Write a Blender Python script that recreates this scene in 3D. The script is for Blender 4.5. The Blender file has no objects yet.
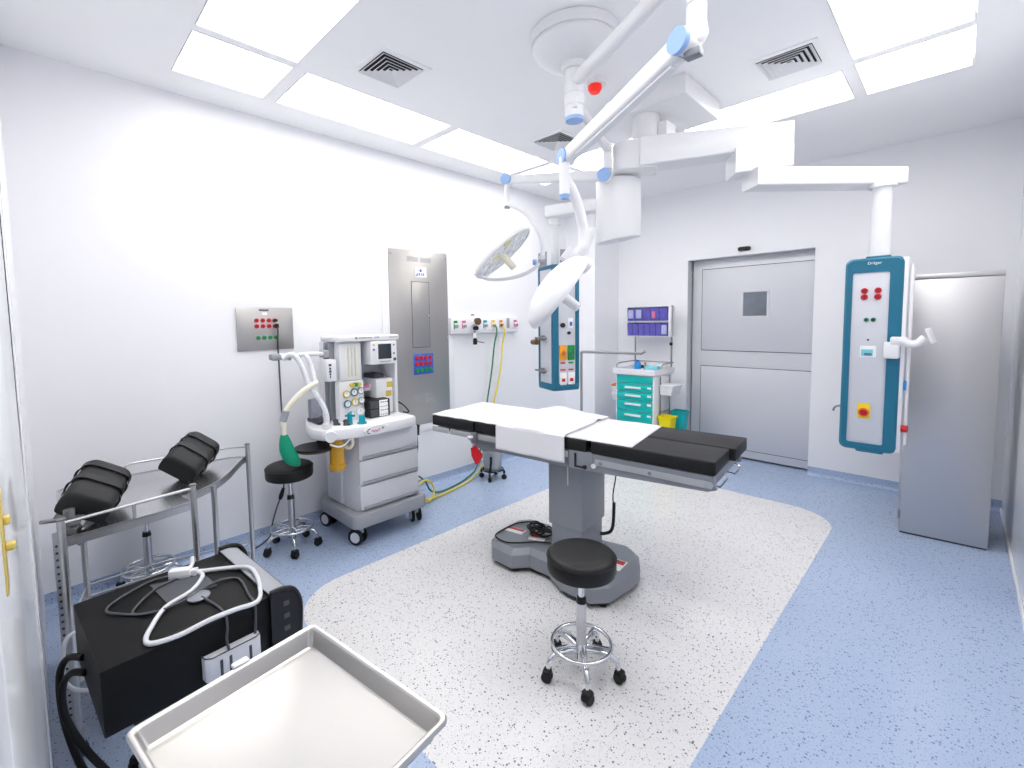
import bpy, bmesh, math, random
from math import sin, cos, pi, radians, atan2, sqrt
from mathutils import Matrix, Vector
random.seed(4)
SC = bpy.context.scene
COL = SC.collection

# ------------------------------------------------------------------ materials
def lin(h):
    if isinstance(h, str):
        h = h.lstrip('#'); c = [int(h[i:i+2], 16)/255 for i in (0, 2, 4)]
    else:
        c = [v/255 for v in h]
    return tuple((v/12.92 if v <= .04045 else ((v+.055)/1.055)**2.4) for v in c)

def mat(name, col, rough=.5, metal=0., noise=.03, nscale=30., bump=0., trans=0., ior=1.45, emit=None, estr=0., coat=0., spec=.5, stretch=None, alpha=1.):
    m = bpy.data.materials.new(name); m.use_nodes = True
    nt = m.node_tree; N = nt.nodes; L = nt.links
    b = N['Principled BSDF']
    c = lin(col)
    b.inputs['Roughness'].default_value = rough
    b.inputs['Metallic'].default_value = metal
    b.inputs['IOR'].default_value = ior
    b.inputs['Specular IOR Level'].default_value = spec
    b.inputs['Transmission Weight'].default_value = trans
    b.inputs['Coat Weight'].default_value = coat
    b.inputs['Alpha'].default_value = alpha
    b.inputs['Base Color'].default_value = (*c, 1)
    tc = N.new('ShaderNodeTexCoord'); mp = N.new('ShaderNodeMapping'); no = N.new('ShaderNodeTexNoise')
    if stretch: mp.inputs['Scale'].default_value = stretch
    no.inputs['Scale'].default_value = nscale; no.inputs['Detail'].default_value = 3
    L.new(tc.outputs['Object'], mp.inputs['Vector']); L.new(mp.outputs[0], no.inputs['Vector'])
    if noise:
        mx = N.new('ShaderNodeMix'); mx.data_type = 'RGBA'
        mx.inputs[6].default_value = (*[v*(1-noise) for v in c], 1)
        mx.inputs[7].default_value = (*[min(1, v*(1+noise)) for v in c], 1)
        L.new(no.outputs['Fac'], mx.inputs[0]); L.new(mx.outputs[2], b.inputs['Base Color'])
    if bump:
        bp = N.new('ShaderNodeBump'); bp.inputs['Strength'].default_value = bump; bp.inputs['Distance'].default_value = .002
        L.new(no.outputs['Fac'], bp.inputs['Height']); L.new(bp.outputs[0], b.inputs['Normal'])
    if emit is not None:
        b.inputs['Emission Color'].default_value = (*lin(emit), 1); b.inputs['Emission Strength'].default_value = estr
    return m

def steel(name, col, rough, stretch, nscale=60, amp=.1):
    """brushed stainless steel: roughness streaks along one direction"""
    m = mat(name, col, rough, 1., noise=.05, nscale=nscale, stretch=stretch)
    nt = m.node_tree; N = nt.nodes; L = nt.links; b = N['Principled BSDF']
    no = [n for n in N if n.type == 'TEX_NOISE'][0]
    r = N.new('ShaderNodeMapRange'); r.inputs[3].default_value = rough-amp; r.inputs[4].default_value = rough+amp
    L.new(no.outputs['Fac'], r.inputs[0]); L.new(r.outputs[0], b.inputs['Roughness'])
    return m

def vinyl(name, patch):
    """speckled sheet vinyl; patch adds the pale inlaid field with rounded corners"""
    m = bpy.data.materials.new(name); m.use_nodes = True
    nt = m.node_tree; N = nt.nodes; L = nt.links; b = N['Principled BSDF']
    b.inputs['Roughness'].default_value = .22; b.inputs['Specular IOR Level'].default_value = .5
    tc = N.new('ShaderNodeTexCoord')
    def math_(op, a, bb=None, clamp=False):
        n = N.new('ShaderNodeMath'); n.operation = op; n.use_clamp = clamp
        for i, v in enumerate((a, bb)):
            if v is None: continue
            if isinstance(v, (int, float)): n.inputs[i].default_value = v
            else: L.new(v, n.inputs[i])
        return n.outputs[0]
    def speck(scale, dmax, keep, seedoff):
        mp = N.new('ShaderNodeMapping'); mp.inputs['Location'].default_value = (seedoff, seedoff*.7, 0)
        L.new(tc.outputs['Object'], mp.inputs[0])
        v = N.new('ShaderNodeTexVoronoi'); v.inputs['Scale'].default_value = scale; v.inputs['Randomness'].default_value = 1
        L.new(mp.outputs[0], v.inputs['Vector'])
        sp = N.new('ShaderNodeSeparateColor'); L.new(v.outputs['Color'], sp.inputs[0])
        near = math_('LESS_THAN', v.outputs['Distance'], math_('MULTIPLY', sp.outputs[1], dmax))
        some = math_('LESS_THAN', sp.outputs[0], keep)
        return math_('MULTIPLY', near, some)
    big = speck(105, .5, .30, 3.1)
    mid = speck(170, .5, .4, 7.7)
    fine = speck(260, .62, .5, 1.3)
    def mix(f, a, bb):
        n = N.new('ShaderNodeMix'); n.data_type = 'RGBA'
        L.new(f, n.inputs[0]) if not isinstance(f, float) else setattr(n.inputs[0], 'default_value', f)
        for i, v in ((6, a), (7, bb)):
            if isinstance(v, tuple): n.inputs[i].default_value = (*v, 1)
            else: L.new(v, n.inputs[i])
        return n.outputs[2]
    no = N.new('ShaderNodeTexNoise'); no.inputs['Scale'].default_value = 2.5; L.new(tc.outputs['Object'], no.inputs['Vector'])
    blue = mix(no.outputs['Fac'], lin((167, 184, 212)), lin((173, 190, 216)))
    blue = mix(math_('MULTIPLY', fine, .5), blue, lin((150, 166, 200)))
    blue = mix(math_('MULTIPLY', mid, .7), blue, lin((122, 137, 178)))
    blue = mix(math_('MULTIPLY', big, .85), blue, lin((98, 110, 152)))
    out = blue
    if patch:
        x0, x1, y0, y1, r = patch
        s = N.new('ShaderNodeSeparateXYZ'); L.new(tc.outputs['Object'], s.inputs[0])
        qx = math_('MAXIMUM', math_('SUBTRACT', math_('ABSOLUTE', math_('SUBTRACT', s.outputs[0], (x0+x1)/2)), (x1-x0)/2-r), 0.)
        qy = math_('MAXIMUM', math_('SUBTRACT', math_('ABSOLUTE', math_('SUBTRACT', s.outputs[1], (y0+y1)/2)), (y1-y0)/2-r), 0.)
        d = math_('SQRT', math_('ADD', math_('MULTIPLY', qx, qx), math_('MULTIPLY', qy, qy)))
        inside = math_('LESS_THAN', d, r)
        w = mix(no.outputs['Fac'], lin((222, 221, 221)), lin((228, 227, 227)))
        w = mix(math_('MULTIPLY', fine, .45), w, lin((202, 202, 205)))
        w = mix(math_('MULTIPLY', mid, .85), w, lin((170, 171, 178)))
        w = mix(math_('MULTIPLY', big, .95), w, lin((108, 110, 120)))
        out = mix(inside, blue, w)
    L.new(out, b.inputs['Base Color'])
    return m

M = {}
M['rail_silver'] = mat('silver_rail', (186, 187, 190), .32, .35, noise=.03)
M['wall_satin'] = mat('satin_wall_panel', (234, 234, 238), .2, noise=.01)
M['wall'] = mat('wall_paint', (237, 237, 240), .42, noise=.01, nscale=8)
M['ceiling'] = mat('ceiling_paint', (245, 245, 246), .7, noise=.01, nscale=6)
M['gloss_white'] = mat('gloss_white_laminate', (236, 237, 240), .12, noise=.01)
M['floor'] = vinyl('speckled_vinyl_floor', (-2.685, -.61, .93, 4.48, .34))
M['cove'] = vinyl('speckled_vinyl_cove', None)
M['light'] = mat('light_diffuser', (255, 255, 255), .5, noise=0, emit=(255, 253, 249), estr=5.2)
M['alu'] = mat('satin_aluminium', (212, 213, 218), .42, .2, noise=.02)
M['door_panel'] = mat('door_laminate', (206, 207, 213), .38, .1, noise=.02)
M['door_glass'] = mat('dark_glass', (118, 124, 134), .08, 0, noise=.3, nscale=9)
M['gasket'] = mat('dark_gasket', (70, 71, 78), .6)
M['black'] = mat('black_plastic', (16, 16, 18), .45, noise=.1)
M['blackbox'] = mat('black_powder_coat', (13, 13, 14), .5, spec=.25, noise=.08, nscale=300, bump=.2)
M['leather'] = mat('black_leatherette', (12, 12, 13), .5, noise=.1, nscale=120, bump=.25)
M['foam'] = mat('charcoal_foam_cover', (34, 35, 37), .62, noise=.1, nscale=200, bump=.2)
M['rubber'] = mat('black_rubber', (13, 13, 14), .55, noise=.1)
M['steel'] = steel('brushed_steel', (198, 198, 200), .3, (1, 1, 40))
M['steel_h'] = steel('brushed_steel_sheet', (204, 203, 204), .4, (30, 30, 1))
M['steel_panel'] = steel('dull_steel_sheet', (184, 181, 178), .38, (30, 30, 1))
M['steel_tray'] = steel('satin_steel_tray', (199, 197, 194), .36, (1, 40, 1), amp=.06)
M['steel_top'] = steel('steel_shelf', (196, 197, 199), .26, (40, 1, 1), amp=.06)
M['chrome'] = mat('chrome', (214, 216, 220), .12, 1., noise=0)
M['grey_metal'] = mat('grey_painted_metal', (136, 140, 147), .4, .15, noise=.03)
M['grey_light'] = mat('light_grey_plastic', (212, 213, 218), .45, noise=.02)
M['grey_mid'] = mat('mid_grey_plastic', (158, 160, 167), .45, noise=.02)
M['white_plastic'] = mat('white_plastic', (230, 230, 233), .35, noise=.01)
M['white_enamel'] = mat('white_enamel', (230, 230, 232), .3, noise=.01)
M['cream'] = mat('cream_plastic', (238, 234, 215), .45, noise=.02)
M['teal'] = mat('petrol_blue_plastic', (30, 108, 136), .35, noise=.02)
M['panel_grey'] = mat('pale_grey_panel', (206, 208, 215), .4, .1, noise=.02)
M['sky_blue'] = mat('pale_blue_cap', (150, 182, 230), .4, noise=.02)
M['red'] = mat('red_plastic', (196, 24, 36), .35, noise=.03)
M['darkred'] = mat('dark_socket_red', (150, 20, 32), .35, noise=.03)
M['green'] = mat('green_plastic', (22, 140, 66), .35, noise=.03)
M['yellow'] = mat('yellow_plastic', (240, 205, 20), .4, noise=.03)
M['amber'] = mat('amber_plastic', (235, 160, 40), .4, noise=.03)
M['gold'] = mat('soda_lime_amber', (196, 146, 22), .2, noise=.2, nscale=60, coat=.6)
M['brass'] = mat('yellow_brass', (236, 212, 120), .3, .35, noise=.02)
M['bronze'] = mat('bronze_fitting', (120, 92, 70), .35, .6, noise=.1)
M['aqua'] = mat('turquoise_enamel', (0, 182, 174), .38, noise=.02)
M['bag'] = mat('green_rubber_bag', (0, 148, 112), .42, noise=.05)
M['aquaclip'] = mat('turquoise_fitting', (0, 150, 165), .4, noise=.03)
M['bin_yellow'] = mat('bin_yellow', (240, 222, 0), .42, noise=.03)
M['bin_teal'] = mat('bin_teal', (0, 170, 178), .42, noise=.03)
M['purple'] = mat('violet_bin_front', (98, 92, 176), .25, noise=.35, nscale=22)
M['purple_lt'] = mat('pale_packet', (176, 178, 214), .4, noise=.15)
M['pinkpack'] = mat('pink_packet', (206, 110, 150), .4, noise=.1)
M['sheet'] = mat('white_cotton_sheet', (226, 226, 229), .85, noise=.015, nscale=60, bump=.15)
M['screen'] = mat('dark_screen', (48, 54, 62), .1, noise=.05)
M['hose_green'] = mat('green_hose', (46, 118, 96), .45, noise=.04)
M['hose_teal'] = mat('teal_hose', (22, 110, 120), .45, noise=.04)
M['hose_yellow'] = mat('yellow_hose', (226, 208, 84), .45, noise=.04)
M['cable_white'] = mat('white_cable', (216, 217, 220), .4, noise=.02)
M['cable_grey'] = mat('grey_cable', (74, 76, 82), .5, noise=.04)
M['hose_white'] = mat('translucent_white_hose', (228, 230, 234), .35, noise=.02)
M['clear'] = mat('smoked_clear_plastic', (196, 196, 214), .1, trans=.7, noise=0)
M['blue_label'] = mat('blue_label', (56, 98, 190), .4, noise=.05)
M['blue_item'] = mat('blue_bottle', (36, 138, 206), .35, noise=.03)
M['aqua_box'] = mat('aqua_carton', (120, 200, 215), .5, noise=.15)
M['orange_lid'] = mat('orange_lid', (214, 120, 60), .45, noise=.03)
M['white_label'] = mat('white_label', (240, 240, 240), .5, noise=.01)
M['ring_yellow'] = mat('gauge_yellow', (208, 186, 60), .4, noise=.03)
M['ring_blue'] = mat('gauge_blue', (70, 120, 140), .4, noise=.03)
M['lens'] = mat('lamp_lens', (240, 241, 242), .22, noise=0, coat=.3)
M['lens_ring'] = mat('lamp_lens_ring', (196, 199, 204), .3, noise=.02)
M['lens_warm'] = mat('lamp_lens_warm', (232, 228, 170), .1, noise=.03)
M['lampface'] = mat('lamp_face_grey', (230, 231, 233), .35, noise=.02)
M['clampgrey'] = mat('clamp_metal', (150, 150, 152), .35, .8, noise=.03)
M['brown'] = mat('brown_rim', (112, 74, 66), .5, noise=.05)
M['blue_wheel'] = mat('blue_castor_cap', (40, 62, 130), .45, noise=.05)
M['duct_dark'] = mat('dark_duct', (34, 42, 48), .8, noise=.05)  # dark colour standing in for the shade behind the vent louvres

# ------------------------------------------------------------------ geometry
WORLD = {}
class G:
    """collects shapes into ONE mesh object; T transforms what is added next"""
    def __init__(self, T=None): self.bm = bmesh.new(); self.T = T or Matrix()
    def _place(self, vs):
        for v in vs: v.co = self.T @ v.co
    def box(self, lo, hi, bev=0., seg=2):
        r = bmesh.ops.create_cube(self.bm, size=1.)
        vs = r['verts']
        for v in vs:
            v.co = Vector([(lo[i]+hi[i])/2 + v.co[i]*(hi[i]-lo[i]) for i in range(3)])
        if bev:
            es = list({e for v in vs for e in v.link_edges})
            rr = bmesh.ops.bevel(self.bm, geom=es, offset=bev, segments=seg, affect='EDGES', profile=.5, clamp_overlap=True)
            vs = list({v for f in rr['faces'] for v in f.verts} | {v for v in vs if v.is_valid})
        self._place(vs); return self
    def loft(self, rings, cap0=True, cap1=True, closed=True):
        bm = self.bm; R = [[bm.verts.new(self.T @ Vector(p)) for p in ring] for ring in rings]
        n = len(R[0])
        for a, b in zip(R, R[1:]):
            for i in range(n if closed else n-1):
                j = (i+1) % n
                try: bm.faces.new((a[i], a[j], b[j], b[i]))
                except ValueError: pass
        for c, ring, rev in ((cap0, R[0], True), (cap1, R[-1], False)):
            if c and n > 2:
                try: bm.faces.new(list(reversed(ring)) if rev else ring)
                except ValueError: pass
        return self
    def prism(self, poly, z0, z1, bev=0.):
        def area(p): return sum(p[i][0]*p[(i+1) % len(p)][1]-p[(i+1) % len(p)][0]*p[i][1] for i in range(len(p)))
        if area(poly) < 0: poly = poly[::-1]
        if not bev: return self.loft([[(x, y, z) for x, y in poly] for z in (z0, z1)])
        def inset(d):
            n = len(poly); out = []
            for i in range(n):
                p, q, r = Vector(poly[i-1]), Vector(poly[i]), Vector(poly[(i+1) % n])
                a, b = (q-p).normalized(), (r-q).normalized()
                na, nb = Vector((-a.y, a.x)), Vector((-b.y, b.x))
                k = na+nb; k = k/max(.3, k.length_squared)*2
                out.append(q+k*d)
            return out
        i1 = inset(bev); i2 = inset(bev*.3)
        R = [[(*p, z0) for p in i1], [(*p, z0+bev*.3) for p in i2], [(*p, z0+bev) for p in poly], [(*p, z1-bev) for p in poly],
             [(*p, z1-bev*.3) for p in i2], [(*p, z1) for p in i1]]
        return self.loft(R)
    def cyl(self, p0, p1, r0, r1=None, n=20):
        p0, p1 = Vector(p0), Vector(p1); r1 = r0 if r1 is None else r1
        d = (p1-p0).normalized(); u = d.orthogonal().normalized(); w = d.cross(u)
        ring = lambda p, r: [p+(u*cos(2*pi*k/n)+w*sin(2*pi*k/n))*r for k in range(n)]
        return self.loft([ring(p0, r0), ring(p1, r1)])
    def tube(self, pts, r, n=8, smooth=4, close=False):
        P = [Vector(p) for p in pts]
        if smooth and len(P) > 2:
            Q = []; m = len(P)
            for i in range(m if close else m-1):
                g = (lambda k: P[k % m]) if close else (lambda k: P[max(0, min(m-1, k))])
                a, b, c, d = g(i-1), g(i), g(i+1), g(i+2)
                for s in range(smooth):
                    t = s/smooth
                    Q.append(.5*((2*b)+(c-a)*t+(2*a-5*b+4*c-d)*t*t+(3*b-a-3*c+d)*t**3))
            if not close: Q.append(P[-1])
            P = Q
        m = len(P); rings = []; u = None
        for i, p in enumerate(P):
            if close: t = (P[(i+1) % m]-P[i-1])
            else: t = (P[min(m-1, i+1)]-P[max(0, i-1)])
            t = t.normalized() if t.length > 1e-9 else Vector((0, 0, 1))
            u = t.orthogonal().normalized() if u is None else (u-t*u.dot(t))
            u = u.normalized() if u.length > 1e-6 else t.orthogonal().normalized()
            w = t.cross(u)
            rr = r[min(len(r)-1, i*len(r)//m)] if isinstance(r, (list, tuple)) else r
            rings.append([p+(u*cos(2*pi*k/n)+w*sin(2*pi*k/n))*rr for k in range(n)])
        if close: rings.append(rings[0]); return self._closedtube(rings)
        return self.loft(rings)
    def _closedtube(self, rings):
        bm = self.bm; R = [[bm.verts.new(self.T @ Vector(p)) for p in ring] for ring in rings[:-1]]
        # best twist for the seam
        n = len(R[0]); a, b = R[-1], R[0]
        k = min(range(n), key=lambda s: sum((a[i].co-b[(i+s) % n].co).length for i in range(n)))
        for q in range(len(R)):
            A, B = R[q], R[(q+1) % len(R)]; s = k if q == len(R)-1 else 0
            for i in range(n):
                bm.faces.new((A[i], A[(i+1) % n], B[(i+1+s) % n], B[(i+s) % n]))
        return self
    def lathe(self, prof, c=(0, 0, 0), n=32):
        c = Vector(c)
        rings = [[c+Vector((r*cos(2*pi*k/n), r*sin(2*pi*k/n), z)) for k in range(n)] for r, z in prof]
        return self.loft(rings)
    def ring(self, c, R, r, n=32, m=8, T=None):
        c = Vector(c); pts = [c+Vector((R*cos(2*pi*k/n), R*sin(2*pi*k/n), 0)) for k in range(n)]
        return self.tube(pts, r, m, 0, True)
    def grid(self, fn, nu, nv):
        bm = self.bm
        V = [[bm.verts.new(self.T @ Vector(fn(i/nu, j/nv))) for j in range(nv+1)] for i in range(nu+1)]
        for i in range(nu):
            for j in range(nv): bm.faces.new((V[i][j], V[i+1][j], V[i+1][j+1], V[i][j+1]))
        return self
    def build(self, name, m, parent=None, angle=38, solid=0., local=False, sub=0):
        """parts are given in WORLD coordinates unless local: moved into the parent's space here"""
        bm = self.bm
        bmesh.ops.remove_doubles(bm, verts=bm.verts, dist=1e-6)
        bmesh.ops.recalc_face_normals(bm, faces=bm.faces)
        W = WORLD.get(parent.name, Matrix()) if parent else Matrix()
        if parent and not local:
            Wi = W.inverted()
            for v in bm.verts: v.co = Wi @ v.co
        org = Matrix()
        if not parent:      # a thing that is one mesh gets its origin at its base
            lo = Vector([min(v.co[i] for v in bm.verts) for i in range(3)]); hi = Vector([max(v.co[i] for v in bm.verts) for i in range(3)])
            o0 = Vector(((lo.x+hi.x)/2, (lo.y+hi.y)/2, lo.z))
            if name not in ('floor',):
                org = Matrix.Translation(o0)
                for v in bm.verts: v.co -= o0
        me = bpy.data.meshes.new(name); bm.to_mesh(me); bm.free()
        me.materials.append(M[m] if isinstance(m, str) else m)
        me.shade_smooth(); me.set_sharp_from_angle(angle=radians(angle))
        ob = bpy.data.objects.new(name, me); COL.objects.link(ob)
        if parent: ob.parent = parent; WORLD[ob.name] = W
        else: ob.matrix_world = org; WORLD[ob.name] = org
        if solid:
            md = ob.modifiers.new('thickness', 'SOLIDIFY'); md.thickness = solid; md.offset = 0
        if sub:
            md = ob.modifiers.new('smooth', 'SUBSURF'); md.levels = md.render_levels = sub
        return ob

def tag(o, label=None, cat=None, group=None, kind=None):
    for k, v in (('label', label), ('category', cat), ('group', group), ('kind', kind)):
        if v: o[k] = v
    return o
def thing(name, label, cat, loc=(0, 0, 0), rz=0., group=None, rot=None):
    o = bpy.data.objects.new(name, None); COL.objects.link(o); o.empty_display_size = .1
    o.location = loc
    R = rot if rot is not None else Matrix.Rotation(rz, 4, 'Z')
    o.rotation_euler = R.to_euler()
    WORLD[o.name] = Matrix.Translation(loc) @ R
    return tag(o, label, cat, group)
def struct(name, g, m): return tag(g.build(name, m), kind='structure')
def dup(root, loc, rz, label):
    r = root.copy(); COL.objects.link(r); r.location = loc; r.rotation_euler = (0, 0, rz); r['label'] = label
    WORLD[r.name] = Matrix.Translation(loc) @ Matrix.Rotation(rz, 4, 'Z')
    for ch in list(root.children):
        c = ch.copy(); COL.objects.link(c); c.parent = r
        for gch in list(ch.children):
            d = gch.copy(); COL.objects.link(d); d.parent = c
    return r
def text(name, s, size, m, parent, T, label=None):
    """raised lettering; T is the local frame (x along the line, z out of the surface)"""
    cu = bpy.data.curves.new(name, 'FONT'); cu.body = s; cu.size = size; cu.align_x = 'CENTER'; cu.align_y = 'CENTER'; cu.extrude = .0006
    tmp = bpy.data.objects.new('tmp_text', cu); COL.objects.link(tmp)
    bpy.context.view_layer.update()
    me = bpy.data.meshes.new_from_object(tmp.evaluated_get(bpy.context.evaluated_depsgraph_get()))
    bpy.data.objects.remove(tmp); bpy.data.curves.remove(cu)
    me.name = name; me.materials.clear(); me.materials.append(M[m])
    o = bpy.data.objects.new(name, me); COL.objects.link(o)
    W = WORLD[parent.name]; me.transform(W.inverted() @ T); o.parent = parent; WORLD[o.name] = W
    return o
def rrect(x0, x1, y0, y1, r, n=5):
    P = []
    for cx, cy, a in ((x1-r, y1-r, 0), (x0+r, y1-r, 90), (x0+r, y0+r, 180), (x1-r, y0+r, 270)):
        for k in range(n+1):
            t = radians(a+90*k/n); P.append((cx+r*cos(t), cy+r*sin(t)))
    return P
def frame(origin, xdir, zdir):
    x = Vector(xdir).normalized(); z = Vector(zdir).normalized(); y = z.cross(x).normalized(); x = y.cross(z)
    Mx = Matrix((x, y, z)).transposed().to_4x4(); Mx.translation = Vector(origin); return Mx
FX = lambda o: frame(o, (0, 1, 0), (1, 0, 0))      # on a surface that faces +X (left wall): x runs along +Y, y up, z out
FY = lambda o: frame(o, (1, 0, 0), (0, -1, 0))     # on a surface that faces -Y (back wall): x along +X, y up, z out

# ------------------------------------------------------------------ the room
XL, XR, YB, YN, ZC = -3.59, .302, 5.486, -.062, 3.09
struct('floor', G().box((XL-.15, -1.65, -.1), (XR+.15, 6.0, 0)), 'floor')
LX0, LX1, LY0, LY1, W_ = -3.285, -.004, .655, 4.115, .51
REC = .06
PANELS = [(LX0, LX0+W_, LY0, LY0+W_), (LX0, LX0+W_, 1.24, 2.355), (LX0, LX0+W_, 2.425, 3.545), (LX0, LX0+W_, 3.605, LY1),
          (-2.72, -1.68, LY0, LY0+W_), (-1.61, -.57, LY0, LY0+W_), (-2.72, -1.68, 3.605, LY1), (-1.61, -.565, 3.605, LY1),
          (-.505, LX1, 3.565, LY1), (-.505, LX1, 2.425, 3.505), (-.505, LX1, 1.24, 2.355), (-.505, LX1, LY0, LY0+W_)]
xs = sorted({XL-.15, XR+.15} | {v for p in PANELS for v in p[:2]}); ys = sorted({-1.65, 6.0} | {v for p in PANELS for v in p[2:]})
g = G().box((XL-.15, -1.65, ZC+REC), (XR+.15, 6.0, ZC+REC+.1))
hole = lambda i, j: not (0 <= i < len(xs)-1 and 0 <= j < len(ys)-1) or any(p[0] <= (xs[i]+xs[i+1])/2 <= p[1] and p[2] <= (ys[j]+ys[j+1])/2 <= p[3] for p in PANELS)
for i in range(len(xs)-1):
    for j in range(len(ys)-1):
        if hole(i, j): continue
        a, b, c, d = xs[i], xs[i+1], ys[j], ys[j+1]
        g.loft([[(a, c, ZC), (b, c, ZC), (b, d, ZC), (a, d, ZC)]], True, False)
        for (di, dj, p, q) in ((-1, 0, (a, c), (a, d)), (1, 0, (b, c), (b, d)), (0, -1, (a, c), (b, c)), (0, 1, (a, d), (b, d))):
            if hole(i+di, j+dj): g.loft([[(*p, ZC), (*q, ZC)], [(*p, ZC+REC), (*q, ZC+REC)]], False, False, False)
struct('ceiling', g, 'ceiling')
struct('wall_left', G().box((XL-.15, YN-.15, 0), (XL, 6.0, ZC)), 'wall')
DX0, DX1, DZ = -2.255, -1.018, 2.27
g = G().box((XL, YB, 0), (DX0, YB+.2, ZC)).box((DX1, YB, 0), (XR, YB+.2, ZC)).box((DX0, YB, DZ), (DX1, YB+.2, ZC))
struct('wall_back', g, 'wall')
struct('wall_right', G().box((XR, -1.65, 0), (XR+.15, 6.0, ZC)), 'wall_satin')
struct('wall_near', G().box((XL, YN-.12, 0), (-.72, YN, ZC)).box((-.72, YN-.12, 2.3), (XR, YN, ZC)), 'wall')
struct('wall_passage', G().box((-.85, -1.65, 0), (-.72, YN-.12, ZC)).box((-.72, -1.65, 0), (XR, -1.5, ZC)), 'wall')
struct('wall_corner', G().box((XL, 4.93, 0), (-3.16, YB, ZC)), 'wall')

def cove(name, p, q, out, h=.087):
    """vinyl turned up the wall: flat strip with a curved foot"""
    p, q, o = Vector((*p, 0)), Vector((*q, 0)), Vector((*out, 0))
    prof = [(.0, h), (.007, h), (.007, .035)] + [(.007+.03*(1-cos(t)), .035-.03*sin(t)) for t in [radians(a) for a in (20, 40, 60, 80)]] + [(.04, .0015), (0, .0015)]
    rings = [[b+o*d+Vector((0, 0, z)) for d, z in prof] for b in (p, q)]
    struct(name, G().loft(rings), 'cove')
cove('baseboard_left', (XL, YN), (XL, 4.93), (1, 0))
cove('baseboard_corner', (XL, 4.93), (-3.16, 4.93), (0, -1))
cove('baseboard_corner_side', (-3.16, 4.93), (-3.16, YB), (1, 0))
cove('baseboard_back_left', (-3.16, YB), (DX0, YB), (0, -1))
cove('baseboard_back_right', (DX1, YB), (XR, YB), (0, -1))
struct('baseboard_right', G().box((XR-.012, -.05, 0), (XR, YB-.04, .035), .004), 'wall')

# sliding door in the back wall
d = tag(G().box((DX0+.016, YB+.115, .02), (DX1+.06, YB+.16, DZ-.004), .003).build('door_1', 'alu'), 'grey double panelled sliding door with small square window in the back wall', 'door', kind='structure')
ya = YB+.115
s = lambda x, z: (x*1.021, 1.6+(z-1.6)*1.021)
for (x0, z0, x1, z1) in ((-2.09, 1.225, -.985, 2.15), (-2.09, .135, -.985, 1.052)):
    x0, z0 = s(x0, z0); x1, z1 = s(x1, z1)
    f = G().box((x0, ya-.004, z0), (x1, ya+.02, z1), .001).build('panel_gasket', 'gasket', d)
    G().box((x0+.007, ya-.009, z0+.007), (x1-.007, ya+.02, z1-.007), .002).build('door_panel', 'door_panel', d)
wx0, wz0 = s(-1.672, 1.588); wx1, wz1 = s(-1.402, 1.888)
g = G()
for a, b in (((wx0, wz0), (wx1, wz0+.025)), ((wx0, wz1-.025), (wx1, wz1)), ((wx0, wz0+.025), (wx0+.022, wz1-.025)), ((wx1-.022, wz0+.025), (wx1, wz1-.025))):
    g.box((a[0], ya-.017, a[1]), (b[0], ya+.0, b[1]), .002)
g.build('window_frame', 'alu', d)
G().box((wx0+.022, ya-.0115, wz0+.025), (wx1-.022, ya, wz1-.025)).build('window_pane', 'door_glass', d)
struct('trim_door', G().box((DX0-.0005, YB-.003, 0), (DX0+.004, YB+.19, DZ+.003)).box((DX0+.004, YB-.003, DZ-.004), (DX1, YB+.19, DZ+.003)), 'alu')
struct('wall_behind_door', G().box((DX0-.1, YB+.2, -.02), (DX1+.1, YB+.25, DZ+.1)), 'gasket')
t = G(); t.prism(rrect(-.062, .062, -.022, .022, .021), 0, .035, .008); 
t.T = Matrix(); o = t.build('door_sensor', 'black'); o.matrix_world = FY((-1.652, YB, 2.332))
tag(o, 'small black oval motion sensor above the sliding door', 'sensor')

# the door in the near wall, seen edge on
d2 = tag(G().box((-1.80, YN-.001, .0), (-.75, YN+.012, 2.2), .004).build('door_2', 'gloss_white'), 'white glossy door leaf at the left edge with a brass yellow handle', 'door', kind='structure')
h = G().box((-.905, YN+.011, 1.245), (-.87, YN+.0145, 1.385), .002).build('door_handle', 'brass', d2)
G().box((-.895, YN+.014, 1.338), (-.88, YN+.0215, 1.35), .003).box((-.895, YN+.014, 1.302), (-.88, YN+.0245, 1.313), .003).build('lever', 'brass', h)
struct('trim_near', G().box((-1.93, YN-.001, 0), (-1.83, YN+.016, 2.28), .004).box((-1.83, YN-.001, 2.21), (-.72, YN+.016, 2.28), .004), 'gloss_white')

# ceiling lights: a ring of flush panels
def panel(x0, x1, y0, y1, label):
    t = thing('ceiling_light', label, 'ceiling light', ((x0+x1)/2, (y0+y1)/2, ZC), group='flush light panels in a ring on the ceiling')
    z = ZC; w = .018
    G().box((x0+.002, y0+.002, z+REC-.012), (x1-.002, y1-.002, z+REC-.002)).build('diffuser', 'light', t)
    g = G()
    w = .006
    for a, b in (((x0+.0015, y0+.0015), (x1-.0015, y0+w)), ((x0+.0015, y1-w), (x1-.0015, y1-.0015)), ((x0+.0015, y0+w), (x0+w, y1-w)), ((x1-w, y0+w), (x1-.0015, y1-w))):
        g.box((*a, z-.002), (*b, z+REC-.013))
    g.build('rim', 'white_enamel', t)
panel(LX0, LX0+W_, LY0, LY0+W_, 'small square light panel at the near left corner of the ceiling ring')
panel(LX0, LX0+W_, 1.24, 2.355, 'long light panel beside the left wall, the first after the square corner panel')
panel(LX0, LX0+W_, 2.425, 3.545, 'long light panel beside the left wall, farther one above the gas rail')
panel(LX0, LX0+W_, 3.605, LY1, 'square light panel at the far left corner of the ceiling ring')
panel(-2.72, -1.68, LY0, LY0+W_, 'large cut off light panel at the top, left of the first air vent')
panel(-1.61, -.57, LY0, LY0+W_, 'light panel of the near row close to the right wall, above the camera')
panel(-2.72, -1.68, 3.605, LY1, 'far light panel hidden behind the surgical lamp arms')
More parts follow.
